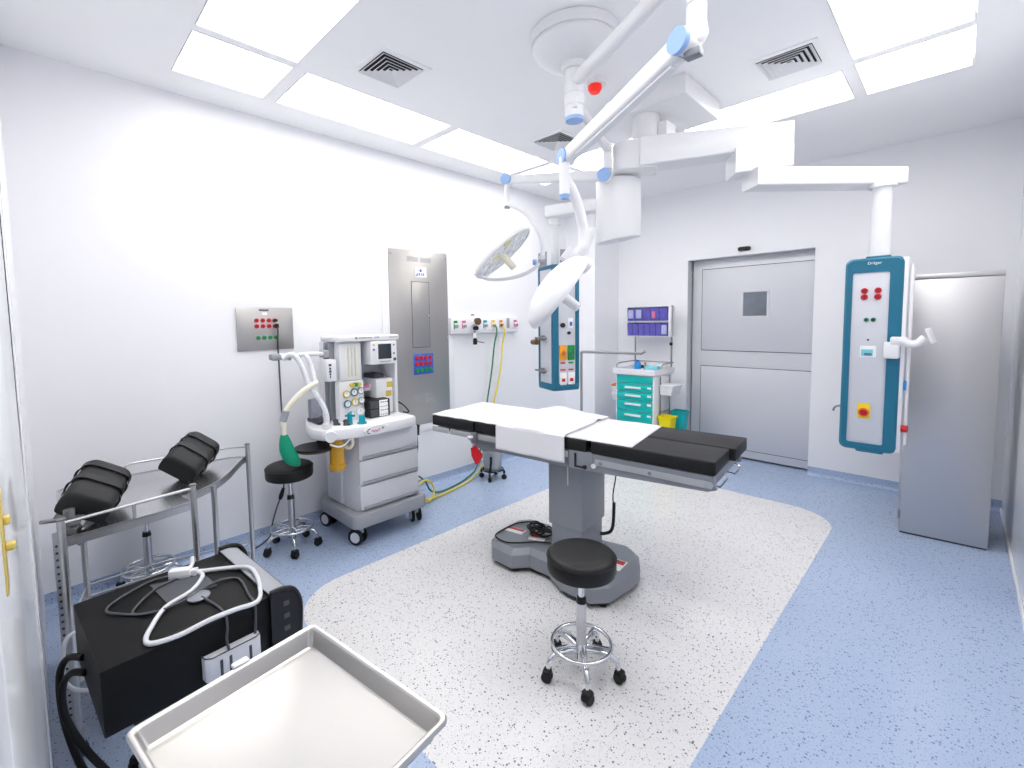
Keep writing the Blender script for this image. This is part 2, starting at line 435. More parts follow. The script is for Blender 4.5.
panel(-1.61, -.565, 3.605, LY1, 'far light panel above the white pendant boom, left of the far right corner')
panel(-.505, LX1, 3.565, LY1, 'square light panel at the far right corner of the ceiling ring')
panel(-.505, LX1, 2.425, 3.505, 'large light panel along the right side, cut off by the top of the picture')
panel(-.505, LX1, 1.24, 2.355, 'light panel along the right side, the second toward the camera')
panel(-.505, LX1, LY0, LY0+W_, 'square light panel at the near right corner above the camera')

def vent(cx, cy, h, label):
    t = thing('air_vent', label, 'vent', (cx, cy, ZC), group='square four way air vents in the ceiling')
    z = ZC
    g = G()
    for sx in (1,):
        f = h*.82
        g.box((cx-h, cy-h, z-.008), (cx+h, cy-f, z)).box((cx-h, cy+f, z-.008), (cx+h, cy+h, z)).box((cx-h, cy-f, z-.008), (cx-f, cy+f, z)).box((cx+f, cy-f, z-.008), (cx+h, cy+f, z))
    g.build('frame', 'ceiling', t)
    G().box((cx-f, cy-f, z-.0012), (cx+f, cy+f, z-.0004)).build('duct', 'duct_dark', t)  # thin dark sheet painted as the shade of the opening, no real depth
    for k in range(5):
        a = f*(1-k*.19)-.002; b = a-f*.13
        sq = lambda r, zz: [(cx-r, cy-r, zz), (cx+r, cy-r, zz), (cx+r, cy+r, zz), (cx-r, cy+r, zz)]
        gg = G(); R = [sq(a, z-.014), sq(b, z-.0016), sq(b-.002, z-.0016), sq(a-.003, z-.0155)]
        gg.loft(R+[R[0]], False, False)
        gg.build('louvre', 'white_enamel', t)
vent(-2.413, 1.59, .17, 'square air vent beside the left row of light panels')
vent(-.765, 3.245, .17, 'square air vent at the upper right beside the large right light panel')
vent(-2.415, 3.195, .17, 'square air vent behind the lamp shaft, partly hidden by the lamp arm')

# ------------------------------------------------------------------ left wall fittings
def dot(g, T, x, y, r, h=.008, n=14):
    g.T = T; g.cyl((x, y, 0), (x, y, h), r, r*.9, n); g.T = Matrix(); return g
X0 = XL
# socket plate
t = thing('socket_plate', 'small brushed steel socket plate with red and green outlets on the left wall', 'socket plate', (X0, 1.208, 1.415))
G().box((X0+.001, 1.011, 1.415), (X0+.012, 1.405, 1.723), .002).build('plate', 'steel_panel', t)
T = FX((X0+.012, 0, 0))
for zr in (1.631, 1.589):
    for k in range(4):
        g = dot(G(), T, 1.145+k*.0425, zr, .0165)
        so = g.build('red_socket', 'red', t); dot(G(), T, 1.145+k*.0425, zr, .008, .0095).build('socket_hole', 'darkred', so)
for k in range(4):
    so = dot(G(), T, 1.152+k*.0415, 1.504, .0155).build('green_socket', 'green', t); dot(G(), T, 1.152+k*.0415, 1.504, .006, .0095).build('socket_hole', 'hose_teal', so)
g = G(); g.T = T; g.box((1.165, 1.70, 0), (1.232, 1.712, .0015)); g.build('nameplate', 'gasket', t)
g = G(); g.T = T; g.box((1.185, 1.672, 0), (1.22, 1.69, .0012)); g.build('sticker', 'white_label', t)
g = G(); g.T = T; g.box((1.258, 1.622, .004), (1.285, 1.64, .03), .004).box((1.27, 1.572, .005), (1.29, 1.606, .035), .005); g.build('plug', 'black', t)

# electrical panel
t = thing('isolation_panel', 'tall recessed stainless steel electrical panel on the left wall', 'electrical panel', (X0, 2.6, .63))
g = G()
for a, b in (((2.19, .55), (2.265, 2.34)), ((2.935, .55), (3.0, 2.34)), ((2.265, 2.262), (2.935, 2.34)), ((2.265, .55), (2.935, .622))):
    g.box((X0+.0005, a[0], a[1]), (X0+.012, b[0], b[1]), .002)
g.build('surround', 'wall', t)
G().box((X0+.001, 2.266, .623), (X0+.016, 2.934, 2.261), .003).build('cover_plate', 'steel_panel', t)
hd = G().box((X0+.016, 2.505, 1.365), (X0+.019, 2.7, 1.975), .001).build('access_door', 'steel_panel', t)
g = G(); g.box((X0+.0155, 2.5, 1.36), (X0+.0168, 2.705, 1.98)); g.build('door_gap', 'gasket', t)
G().cyl((X0+.018, 2.688, 1.66), (X0+.03, 2.688, 1.66), .013).build('lock', 'chrome', hd)
lb = G().box((X0+.016, 2.545, 2.022), (X0+.0172, 2.68, 2.118)).build('sticker', 'white_label', t)
g = G()
g.T = FX((X0+.0172, 0, 0)); g.cyl((2.612, 2.083, 0), (2.612, 2.083, .001), .014, n=12)
for yy in (2.58, 2.6, 2.625, 2.645): g.box((yy-.006, 2.036, 0), (yy+.006, 2.06, .001))
g.box((2.555, 2.03, 0), (2.57, 2.045, .001))
g.build('printed_symbols', 'blue_label', lb)
for y0 in (2.46, 2.61):
    g = G()
    for k in range(6): g.box((X0+.0155, y0, 2.162+k*.008), (X0+.0172, y0+.125, 2.166+k*.008))
    g.build('vent_slots', 'grey_mid', t)
for y0 in (2.47, 2.62):
    g = G()
    for k in range(9): g.box((X0+.0155, y0, .82+k*.011), (X0+.0172, y0+.11, .825+k*.011))
    g.build('vent_slots', 'grey_mid', t)
so = G().box((X0+.015, 2.505, 1.105), (X0+.019, 2.735, 1.3), .001).build('outlet_panel', 'blue_label', t)
T = FX((X0+.019, 0, 0))
for k in range(4):
    for zz, c, nm in ((1.262, 'red', 'red_socket'), (1.207, 'red', 'red_socket'), (1.145, 'green', 'green_socket')):
        dot(G(), T, 2.542+k*.052, zz, .021).build(nm, c, so)
g = G()
for yy, zz in ((2.285, .66), (2.915, .66), (2.285, 1.45), (2.915, 1.45), (2.285, 2.22), (2.915, 2.22)):
    dot(g, FX((X0+.016, 0, 0)), yy, zz, .008, .003, 10)
g.build('screws', 'chrome', t)

# medical gas rail
t = thing('gas_outlet_rail', 'white wall rail of coloured medical gas outlets', 'gas rail', (X0, 3.46, 1.47))
G().box((X0+.001, 2.968, 1.475), (X0+.05, 3.956, 1.64), .008, 3).build('housing', 'white_plastic', t)
T = FX((X0+.05, 0, 0))
for y, c, w in ((3.02, 'green', .03), (3.13, 'pinkpack', .03), (3.43, 'aquaclip', .032), (3.55, 'yellow', .032), (3.672, 'amber', .03), (3.905, 'pinkpack', .03)):
    g = G(); g.T = T; g.box((y-w, 1.512, 0), (y+w, 1.618, .006), .003); o = g.build('outlet_plate', 'white_label', t)
    g = G(); g.T = T; g.box((y-w*.85, 1.585, .005), (y+w*.85, 1.61, .009), .002).box((y-w*.85, 1.525, .005), (y-w*.4, 1.58, .009), .002); g.build('colour_mark', c, o)
    g = G(); g.T = T; g.cyl((y+.006, 1.553, .004), (y+.006, 1.553, .03), .016, n=16); g.build('outlet_socket', 'grey_mid' if y != 3.672 else 'brown', o)
    if y in (3.905, 3.672):
        g = G(); g.T = T; g.cyl((y+.006, 1.553, .03), (y+.006, 1.553, .034), .011, n=12); g.build('valve', 'red', o)
g = G(); g.T = T; g.prism(rrect(3.768, 3.808, 1.52, 1.632, .018), 0, .012, .004); g.build('flowmeter_slot', 'grey_mid', t)
t = thing('suction_regulator', 'brass and black regulator plugged into the gas rail', 'regulator', (X0+.05, 3.25, 1.45))
g = G(); g.T = FX((X0+.05, 0, 0)); g.cyl((3.25, 1.59, .0), (3.25, 1.59, .06), .022).cyl((3.21, 1.565, .03), (3.32, 1.565, .03), .012); g.build('valve_body', 'white_enamel', t)
g = G(); g.T = FX((X0+.05, 0, 0)); g.cyl((3.265, 1.60, .05), (3.265, 1.60, .085), .036, n=20); g.build('gauge', 'bronze', t)
g = G(); g.T = FX((X0+.05, 0, 0)); g.cyl((3.265, 1.53, .02), (3.265, 1.53, .06), .022).box((3.215, 1.66, .02), (3.25, 1.672, .035), .003); g.build('control_knob', 'black', t)
g = G(); g.T = FX((X0+.05, 0, 0)); g.cyl((3.25, 1.37, .04), (3.25, 1.5, .04), .009).box((3.235, 1.36, .02), (3.265, 1.425, .06), .006).cyl((3.25, 1.395, .04), (3.38, 1.375, .04), .004); g.build('hanging_probe', 'black', t)
g = G(); g.T = FX((X0+.05, 0, 0)); g.cyl((3.25, 1.43, .04), (3.25, 1.485, .04), .02, .015); g.build('filter_cup', 'white_plastic', t)

# hoses from the rail to the machine
xw = X0+.07
hose = lambda name, m, dy, pts, r, label: tag(G().tube(pts, r, 8, 6).build(name, m), label, 'hose')
hose('gas_hose', 'hose_green', 0, [(X0+.085, 3.556, 1.55), (X0+.11, 3.552, 1.49), (X0+.075, 3.545, 1.34), (X0+.07, 3.505, 1.07), (X0+.07, 3.45, .83), (X0+.075, 3.39, .6), (X0+.09, 3.31, .3), (X0+.13, 3.2, .08), (X0+.16, 3.02, .016), (-3.36, 2.78, .014), (-3.34, 2.60, .02), (-3.33, 2.50, .07), (-3.35, 2.46, .16), (-3.38, 2.36, .24), (-3.42, 2.2, .28), (-3.44, 2.10, .28)], .0085,
     'dark green hose from the gas rail to the floor behind the anaesthesia machine')
hose('gas_hose', 'hose_yellow', 0, [(X0+.08, 3.678, 1.55), (X0+.11, 3.68, 1.49), (X0+.075, 3.672, 1.34), (X0+.07, 3.64, 1.07), (X0+.07, 3.57, .83), (X0+.075, 3.49, .6), (X0+.09, 3.40, .3), (X0+.14, 3.27, .08), (-3.37, 3.02, .016), (-3.30, 2.75, .014), (-3.27, 2.55, .016), (-3.25, 2.40, .03), (-3.25, 2.30, .09), (-3.27, 2.33, .17), (-3.29, 2.43, .19), (-3.28, 2.50, .12), (-3.24, 2.46, .04), (-3.22, 2.36, .03), (-3.26, 2.26, .10), (-3.34, 2.18, .2), (-3.40, 2.10, .22)], .0095,
     'yellow hose from the gas rail down to a coil beside the anaesthesia machine')

# power cord hanging from the socket plate
t = thing('mains_lead', 'thin grey power cord hanging from the wall socket plate to the floor', 'cord', (X0+.02, 1.15, .0))
G().tube([(X0+.04, 1.277, 1.585), (X0+.05, 1.278, 1.55), (X0+.03, 1.28, 1.45), (X0+.03, 1.282, 1.19), (X0+.035, 1.282, .96), (X0+.04, 1.29, .79), (X0+.05, 1.275, .6), (X0+.08, 1.262, .45), (X0+.09, 1.245, .37)], .006, 8, 6).build('cord', 'cable_grey', t)
G().cyl((X0+.09, 1.247, .378), (X0+.09, 1.228, .325), .011, .017, 12).cyl((X0+.09, 1.228, .325), (X0+.09, 1.218, .30), .017, .012, 12).build('connector', 'black', t)
G().tube([(X0+.09, 1.218, .30), (X0+.09, 1.195, .25), (X0+.085, 1.16, .14), (X0+.085, 1.14, .05), (X0+.09, 1.09, .012), (X0+.14, 1.0, .008)], .0055, 8, 6).build('lower_cord', 'cable_grey', t)

# ------------------------------------------------------------------ anaesthesia machine
t = thing('anaesthesia_machine', 'tall white anaesthesia machine on castors with gauges, monitor and drawers by the left wall', 'anaesthesia machine', (-3.2, 1.83, 0))
P = rrect(-3.5, -2.92, 1.51, 2.15, .06)
G().prism(P, .13, .235, .02).build('base', 'grey_mid', t)
def castor(x, y, r, parent, ang, m='grey_light', w=.028):
    T = Matrix.Translation((x, y, 0)) @ Matrix.Rotation(ang, 4, 'Z')
    g = G(T)
    g.cyl((0, 0, r*1.75), (0, 0, r*2.3), r*.4, n=14)
    g.box((-r*.75, -w*.55, r*1.35), (r*.45, w*.55, r*1.85), r*.2)
    c = g.build('castor', 'grey_mid', parent)
    for sgn in (-1, 1):
        g = G(T @ Matrix.Translation((-r*.35, sgn*w, r)) @ Matrix.Rotation(pi/2, 4, 'X'))
        g.lathe([(0, -w*.4), (r*.75, -w*.42), (r*.97, -w*.3), (r, 0), (r*.97, w*.3), (r*.75, w*.42), (0, w*.4)], n=22)
        g.build('tyre', 'rubber', c)
        g = G(T @ Matrix.Translation((-r*.35, sgn*w*1.42, r)) @ Matrix.Rotation(pi/2, 4, 'X'))
        g.lathe([(0, -.004), (r*.7, -.004), (r*.6, .004), (0, .004)], n=18); g.build('hub_cap', m, c)
    return c
for x, y, a in ((-2.985, 1.585, .5), (-3.0, 2.085, -.3), (-3.44, 1.575, .3), (-3.44, 2.085, .2)): castor(x, y, .06, t, a)
# cabinet and drawers
G().prism([(-3.46, 1.575), (-3.02, 1.575), (-2.985, 1.60), (-2.985, 2.10), (-3.46, 2.10)], .232, .80, .008).build('cabinet', 'grey_light', t)
G().box((-3.43, 1.553, .245), (-3.19, 1.58, .76), .012).build('side_cover', 'grey_light', t)
for z0, z1 in ((.247, .425), (.432, .61), (.617, .79)):
    dd = G().prism([(-2.99, 1.588), (-2.972, 1.592), (-2.962, 1.62), (-2.962, 2.075), (-2.972, 2.098), (-2.99, 2.1)], z0, z1, .006).build('drawer', 'grey_light', t)
    G().box((-2.966, 1.61, z0+.004), (-2.952, 2.085, z0+.028), .006).build('grip_lip', 'grey_mid', dd)
# worktop with curved front; tray on the left
P = [(-3.46, 2.05), (-3.46, 1.42), (-3.30, 1.35), (-3.16, 1.305), (-3.05, 1.30), (-2.97, 1.345), (-2.92, 1.43), (-2.885, 1.56), (-2.872, 1.7), (-2.878, 1.85), (-2.895, 1.99), (-2.92, 2.05)]
w = G().prism(P, .805, .885, .018).build('worktop', 'white_plastic', t)
g = G(Matrix.Translation((-2.87, 1.68, .845)) @ Matrix.Rotation(pi/2, 4, 'Y')); g.lathe([(0, -.006), (.045, -.006), (.052, 0), (.048, .006), (.04, .007), (0, .007)], n=24)
bd = g
for v in bd.bm.verts: v.co.y = 1.68+(v.co.y-1.68)*2.0; v.co.z = .845+(v.co.z-.845)*.68
bd = bd.build('badge', 'white_enamel', w)
g = G(); g.T = frame((-2.8625, 1.62, .844), (0, 1, 0), (1, 0, 0))
g.tube([(.016*cos(a), .016*sin(a), .001) for a in [radians(70+q*20) for q in range(12)]], .003, 6, 0); g.build('badge_ring', 'cable_grey', w)
g = G(); g.T = frame((-2.8625, 1.668, .842), (0, 1, 0), (1, 0, 0))
g.tube([(-.032, -.004, .001), (-.022, .006, .001), (-.012, -.008, .001), (-.002, .005, .001), (.01, -.007, .001), (.02, .003, .001), (.034, .008, .001)], .0032, 6, 3); g.build('badge_marks', 'pinkpack', w)
g = G(); g.T = frame((-2.8625, 1.725, .853), (0, 1, 0), (1, 0, 0)); g.cyl((0, 0, 0), (0, 0, .002), .008, n=12); g.build('badge_dot', 'grey_metal', w)
# upper body
G().box((-3.36, 1.515, 1.466), (-3.085, 2.03, 1.508), .01, 3).build('top_shelf', 'white_plastic', t)
G().box((-3.47, 1.72, .885), (-3.36, 2.035, 1.47), .006).build('back_panel', 'panel_grey', t)
G().box((-3.47, 2.005, .885), (-3.12, 2.03, 1.465), .006).build('right_post', 'white_plastic', t)
tw = G().box((-3.46, 1.545, .883), (-3.15, 1.735, 1.467), .012).build('gauge_tower', 'white_plastic', t)
G().box((-3.28, 1.50, .89), (-3.2, 1.55, 1.465), .006).build('mounting_rail', 'grey_metal', t)
fr = G().box((-3.16, 1.548, 1.18), (-3.128, 1.722, 1.455), .008).build('flowmeter_frame', 'white_enamel', t)
G().box((-3.13, 1.59, 1.205), (-3.1265, 1.695, 1.43), .001).build('flowmeter_window', 'cream', fr)
for yy in (1.615, 1.642, 1.67): G().cyl((-3.124, yy, 1.21), (-3.124, yy, 1.425), .006, n=10).build('flow_tube', 'grey_light', fr)
gp = G().prism([(-3.17, 1.525), (-3.135, 1.54), (-3.12, 1.60), (-3.12, 1.70), (-3.135, 1.735), (-3.17, 1.738)], .885, 1.175, .008).build('gauge_panel', 'white_plastic', t)
T = FX((-3.12, 0, 0))
def gauge(y, z, r, m):
    g = G(T @ Matrix.Translation((y, z, 0))); g.lathe([(0, 0), (r, 0), (r, .014), (r*.86, .016), (r*.78, .012), (0, .012)], n=22); o = g.build('gauge', m, gp)
    g = G(T @ Matrix.Translation((y, z, .0125))); g.cyl((0, 0, 0), (0, 0, .001), r*.7, n=20); f = g.build('dial', 'white_label', o)
    g = G(T @ Matrix.Translation((y, z, .014))); g.box((-.0015, -.002, 0), (.0015, r*.5, .001)); g.build('needle', 'gasket', o)
for y, z, r, m in ((1.585, 1.085, .028, 'ring_yellow'), (1.645, 1.092, .029, 'ring_blue'), (1.7, 1.098, .027, 'grey_mid'), (1.59, 1.012, .028, 'ring_blue'), (1.65, 1.018, .029, 'ring_yellow'), (1.702, 1.025, .026, 'grey_mid'), (1.615, .932, .03, 'grey_light'), (1.69, .945, .035, 'grey_light')): gauge(y, z, r, m)
for y, m in ((1.625, 'ring_yellow'), (1.652, 'green'), (1.676, 'ring_yellow')):
    g = G(T); g.cyl((y, 1.15, -.005), (y, 1.15, .035), .014, n=14); g.build('flow_knob', m, t)
# monitor
mo = G().box((-3.25, 1.775, 1.285), (-3.075, 2.0, 1.462), .012).build('monitor', 'white_plastic', t)
G().box((-3.078, 1.835, 1.325), (-3.0735, 1.95, 1.44), .001).build('screen', 'screen', mo)
T = FX((-3.074, 0, 0))
for y, z, m in ((1.798, 1.435, 'ring_yellow'), (1.798, 1.40, 'blue_label'), (1.972, 1.43, 'grey_metal'), (1.972, 1.365, 'grey_metal'), (1.978, 1.318, 'hose_teal')):
    dot(G(), T, y, z, .0075 if m != 'hose_teal' else .013, .006, 12).build('button', m, mo)
g = G(); g.T = T
for k in range(7): g.box((1.845+k*.014, 1.303, 0), (1.855+k*.014, 1.309, .003))
g.build('key_row', 'grey_metal', mo)
G().box((-3.36, 1.86, 1.14), (-3.2, 1.96, 1.2), .01).build('vent_cap', 'gasket', t)
b = G().box((-3.36, 1.845, .886), (-3.14, 1.995, 1.165), .008).build('ventilator_block', 'white_enamel', t)
T = FX((-3.14, 0, 0))
for y, z in ((1.965, 1.115), (1.955, 1.045)):
    g = G(T); g.box((y-.025, z-.022, -.0005), (y+.025, z+.022, .0012)); g.build('yellow_sticker', 'ring_yellow', b)
G().box((-3.34, 1.745, 1.075), (-3.2, 1.835, 1.125), .006).build('small_tray', 'white_plastic', t)
G().box((-3.25, 1.75, 1.105), (-3.19, 1.82, 1.125), .004).build('red_clip', 'pinkpack', t)
mb = G().box((-3.26, 1.735, .886), (-3.06, 1.915, 1.02), .008).build('gas_monitor', 'black', t)
G().box((-3.062, 1.82, .892), (-3.057, 1.895, 1.014), .002).build('label_panel', 'white_label', mb)
for z0 in (.895, .957): G().box((-3.062, 1.745, z0), (-3.0565, 1.812, z0+.055), .003).build('display', 'gasket', mb)
T = FX((-3.057, 0, 0))
g = G(T)
for k in range(4):
    for zz in (.905, .965): g.cyl((1.832+k*.017, zz, 0), (1.832+k*.017, zz, .002), .004, n=8)
    g.box((1.83+k*.018, .995, 0), (1.842+k*.018, 1.003, .001)); g.box((1.83+k*.018, .935, 0), (1.842+k*.018, .941, .001))
g.build('printed_keys', 'gasket', mb)
# left attachments
b = G().box((-3.2, 1.44, 1.19), (-3.1, 1.51, 1.345), .006).build('side_box', 'white_enamel', t)
T = FX((-3.1, 0, 0)); g = G(T)
for k, (a, c) in enumerate(((1.30, .02), (1.275, .014), (1.255, .018), (1.235, .012), (1.215, .008))): g.box((1.462-c*.5, a, 0), (1.462+c*.5, a+.016, .001))
g.build('box_lettering', 'gasket', b)
G().cyl((-3.24, 1.495, .98), (-3.24, 1.495, 1.44), .012, n=14).build('arm_post', 'grey_metal', t)
G().box((-3.27, 1.455, 1.355), (-3.18, 1.50, 1.41), .012).build('arm_clamp', 'grey_mid', t)
G().tube([(-3.2, 1.47, 1.385), (-3.19, 1.35, 1.39), (-3.19, 1.24, 1.385), (-3.2, 1.14, 1.39)], .015, 10).build('swing_arm', 'white_plastic', t)
G().box((-3.235, 1.095, 1.36), (-3.17, 1.16, 1.405), .012).cyl((-3.2, 1.15, 1.375), (-3.2, 1.23, 1.362), .01).build('hose_holder', 'grey_mid', t)
# breathing hoses, reservoir bag
def corrugated(pts, r, name, m, k=90):
    g = G(); P = [Vector(p) for p in pts]; Q = []
    n = len(P); per = max(2, k//(n-1))
    for i in range(n-1):
        a, b2, c, d3 = P[max(0, i-1)], P[i], P[i+1], P[min(n-1, i+2)]
        for s in range(per):
            u = s/per; Q.append(.5*((2*b2)+(c-a)*u+(2*a-5*b2+4*c-d3)*u*u+(3*b2-a-3*c+d3)*u**3))
    Q.append(P[-1])
    g.tube(Q, [r*(1.1 if i % 2 else .9) for i in range(len(Q))], 12, 0); return g.build(name, m, t)
corrugated([(-3.16, 1.17, 1.37), (-3.09, 1.2, 1.40), (-3.07, 1.245, 1.33), (-3.05, 1.29, 1.18), (-3.02, 1.345, 1.08), (-3.0, 1.375, .98), (-3.0, 1.375, .87)], .017, 'breathing_hose', 'hose_white')
corrugated([(-3.17, 1.24, 1.375), (-3.13, 1.30, 1.39), (-3.1, 1.33, 1.3), (-3.07, 1.335, 1.2), (-3.06, 1.33, 1.14), (-3.1, 1.41, 1.0), (-3.1, 1.415, .9)], .016, 'breathing_hose', 'hose_white')
G().tube([(-3.02, 1.335, 1.2), (-3.03, 1.30, 1.19), (-3.05, 1.22, 1.135), (-3.07, 1.155, 1.06), (-3.08, 1.13, 1.01)], .02, 12).build('bag_hose', 'cream', t)
G().cyl((-3.075, 1.137, 1.035), (-3.085, 1.118, .965), .024, .022).build('bag_adapter', 'grey_mid', t)
G().cyl((-3.085, 1.118, .965), (-3.09, 1.122, .875), .021, .017).build('bag_neck', 'cream', t)
g = G(); rings = []
for k, (z, rx, ry, dy, dx) in enumerate(((.885, .018, .018, 0, 0), (.86, .024, .03, .002, 0), (.82, .03, .043, .006, .0), (.77, .034, .053, .014, .0), (.72, .034, .058, .03, .005), (.68, .03, .052, .045, .01), (.655, .02, .036, .06, .012), (.645, .008, .012, .072, .013))):
    rings.append([(-3.095+dx+rx*cos(a), 1.122+dy*1.1+ry*.95*sin(a), z) for a in [2*pi*q/18 for q in range(18)]])
g.loft(rings); g.build('reservoir_bag', 'bag', t, sub=1)
# canister, fittings, absorber, side disc
G().box((-3.33, 1.385, .884), (-3.25, 1.465, 1.05), .008).build('clear_canister', 'clear', t)
G().box((-3.34, 1.38, .884), (-3.15, 1.475, .912), .008).build('canister_base', 'gasket', t)
G().cyl((-3.0, 1.375, .885), (-3.0, 1.375, .92), .03).cyl((-2.985, 1.385, .84), (-2.925, 1.365, .84), .042, .038).build('hose_port', 'white_plastic', t)
g = G()
for x, y in ((-3.06, 1.47), (-3.0, 1.515)): g.cyl((x, y, .884), (x, y, .925), .02, .014).cyl((x-.03, y, .91), (x+.03, y+.01, .890), .01)
g.build('black_valves', 'gasket', t)
G().cyl((-3.0, 1.545, .884), (-3.0, 1.545, .955), .02, .016).cyl((-3.035, 1.53, .945), (-2.965, 1.565, .95), .008).cyl((-3.03, 1.57, .965), (-2.97, 1.52, .965), .008).build('turquoise_tap', 'aquaclip', t)
G().cyl((-2.965, 1.62, .884), (-2.965, 1.62, .945), .024, .02).cyl((-2.965, 1.62, .884), (-2.965, 1.62, .895), .034).build('turquoise_cap', 'aquaclip', t)
g = G(Matrix.Translation((-3.0, 1.44, 0))); g.lathe([(0, .575), (.05, .58), (.058, .6), (.06, .625), (.05, .63), (.05, .79), (.056, .795), (.056, .81), (0, .81)], n=24); g.build('absorber_flask', 'gold', t)
G().tube([(-2.93, 1.36, .79), (-2.925, 1.41, .765), (-2.93, 1.46, .765), (-2.94, 1.5, .79), (-2.94, 1.52, .81)], .006, 8).build('wire_bail', 'white_plastic', t)
G().tube([(-2.96, 1.53, .805), (-2.955, 1.535, .76), (-2.97, 1.52, .73), (-3.0, 1.5, .73)], .014, 10).build('elbow_fitting', 'cream', t)
g = G(Matrix.Translation((-3.1, 1.33, 0))); g.lathe([(0, .737), (.125, .737), (.135, .743), (.135, .753), (0, .753)], n=30); sd = g.build('side_tray', 'black', t)
g = G(Matrix.Translation((-3.1, 1.33, 0))); g.lathe([(0, .727), (.12, .727), (.13, .733), (.13, .738), (0, .738)], n=30); g.build('rim', 'brown', sd)
G().cyl((-3.2, 1.4, .745), (-3.3, 1.5, .79), .02).build('tray_bracket', 'black', t)
G().cyl((-3.1, 2.09, .72), (-3.06, 2.155, .74), .016).cyl((-3.06, 2.145, .69), (-3.06, 2.165, .77), .03, .02).tube([(-3.06, 2.15, .7), (-3.05, 2.15, .6), (-3.06, 2.14, .48), (-3.05, 2.12, .38)], .009).build('side_hanger', 'black', t)
G().tube([(-3.2, 2.02, .98), (-3.12, 2.06, .95), (-3.05, 2.08, .89), (-3.1, 2.06, .885)], .006).build('rear_lead', 'black', t)
# marks on the top shelf
T = FX((-3.085, 0, 0)); g = G(T); g.box((1.655, 1.483, -.0005), (1.672, 1.5, .0012), .0)
for k in range(9): g.box((1.685+k*.012, 1.487, -.0005), (1.693+k*.012, 1.495, .001))
for k in range(4): g.box((1.815+k*.01, 1.489, -.0005), (1.822+k*.01, 1.498, .001))
for k in range(7): g.box((1.945+k*.011, 1.486, -.0005), (1.953+k*.011, 1.492, .001))
g.build('shelf_lettering', 'grey_metal', t)

# ------------------------------------------------------------------ rolling stools
def stool(loc, rz, seat_z, label):
    t = thing('rolling_stool', label, 'stool', loc, rz, 'round black rolling stools')
    L = dict(local=True); zs = seat_z; R = .152
    g = G(); g.lathe([(0, zs-.092), (R-.018, zs-.092), (R-.004, zs-.084), (R, zs-.07), (R, zs-.022), (R-.008, zs-.008), (R-.025, zs), (R*.55, zs+.003), (0, zs+.004)], n=40); st = g.build('seat', 'leather', t, **L)
    G().ring((0, 0, zs-.02), R+.0005, .0025, 40, 6).build('piping', 'black', st, **L)
    G().cyl((0, 0, zs-.09), (0, 0, zs-.105), .06, .05).cyl((0, 0, zs-.22), (0, 0, zs-.09), .0135).build('piston', 'chrome', t, **L)
    G().tube([(0, 0, zs-.098), (-.03, .08, zs-.1), (-.04, .115, zs-.108)], .005).cyl((-.04, .115, zs-.107), (-.045, .135, zs-.118), .009).build('height_lever', 'black', t, **L)
    G().cyl((0, 0, zs-.235), (0, 0, zs-.21), .024, .02).build('collar', 'black', t, **L)
    G().cyl((0, 0, .14), (0, 0, zs-.235), .0225).build('column', 'steel', t, **L)
    G().cyl((0, 0, .08), (0, 0, .15), .03, .026).build('hub', 'chrome', t, **L)
    fr = G().ring((0, 0, .145), .132, .0085, 40, 10).build('foot_ring', 'chrome', t, **L)
    for k in range(5):
        a = 2*pi*k/5; c, s_ = cos(a), sin(a)
        G().tube([(.02*c, .02*s_, .135), (.07*c, .07*s_, .145), (.126*c, .126*s_, .145)], .006, 8).build('spoke', 'chrome', fr, **L)
        G().tube([(.015*c, .015*s_, .11), (.07*c, .07*s_, .12), (.122*c, .122*s_, .115), (.155*c, .155*s_, .092), (.163*c, .163*s_, .052)], [.013, .0135, .0125, .0115, .01], 10).build('leg', 'chrome', t, **L)
        T = Matrix.Translation((.168*c, .168*s_, 0)) @ Matrix.Rotation(a+random.uniform(-1, 1), 4, 'Z')
        g = G(T)
        for sg in (-1, 1):
            g.T = T @ Matrix.Translation((0, sg*.0115, .024)) @ Matrix.Rotation(pi/2, 4, 'X')
            g.lathe([(0, -.009), (.02, -.009), (.0235, -.005), (.024, .0), (.0235, .005), (.02, .009), (0, .009)], n=18)
        g.T = T; g.box((-.02, -.021, .03), (.018, .021, .056), .008)
        g.build('castor', 'rubber', t, **L)
    return t
S1 = stool((-1.138, 1.668, 0), radians(25), .572, 'black round stool on chrome castors in front of the operating table')
dup(S1, (-3.29, 1.218, 0), radians(55), 'black round stool by the left wall with the green bag hanging over it')
dup(S1, (-3.40, .40, 0), radians(15), 'chrome stool base half hidden under the steel trolley')
for o in bpy.data.objects:
    pass
bpy.data.objects['rolling_stool.001'].scale = (1.04, 1.04, 1.075)

# ------------------------------------------------------------------ operating table (local frame: x along the table, y across)
TC, TA = (-1.723, 2.379, 0), radians(6.4)
t = thing('operating_table', 'grey operating table with black padded sections on a central column', 'operating table', TC, TA)
K = dict(local=True)
near = [(-.50, -.10), (-.47, -.215), (-.405, -.287), (-.235, -.305), (-.155, -.225), (0., -.235), (.13, -.32), (.325, -.335), (.405, -.26), (.452, -.04)]
far = [(.452, .06), (.405, .165), (.325, .225), (.13, .205), (.0, .125), (-.155, .115), (-.235, .19), (-.41, .185), (-.49, .1)]
P = near+far
def scaled(P, k, c=(-.02, -.055)): return [(c[0]+(x-c[0])*k, c[1]+(y-c[1])*k) for x, y in P]
def off(P, d):
    n = len(P); out = []
    for i in range(n):
        p, q, r = Vector(P[i-1]), Vector(P[i]), Vector(P[(i+1) % n]); a, b = (q-p).normalized(), (r-q).normalized()
        na, nb = Vector((-a.y, a.x)), Vector((-b.y, b.x)); k = na+nb; out.append(tuple(q+k/max(.4, k.length_squared)*2*d))
    return out
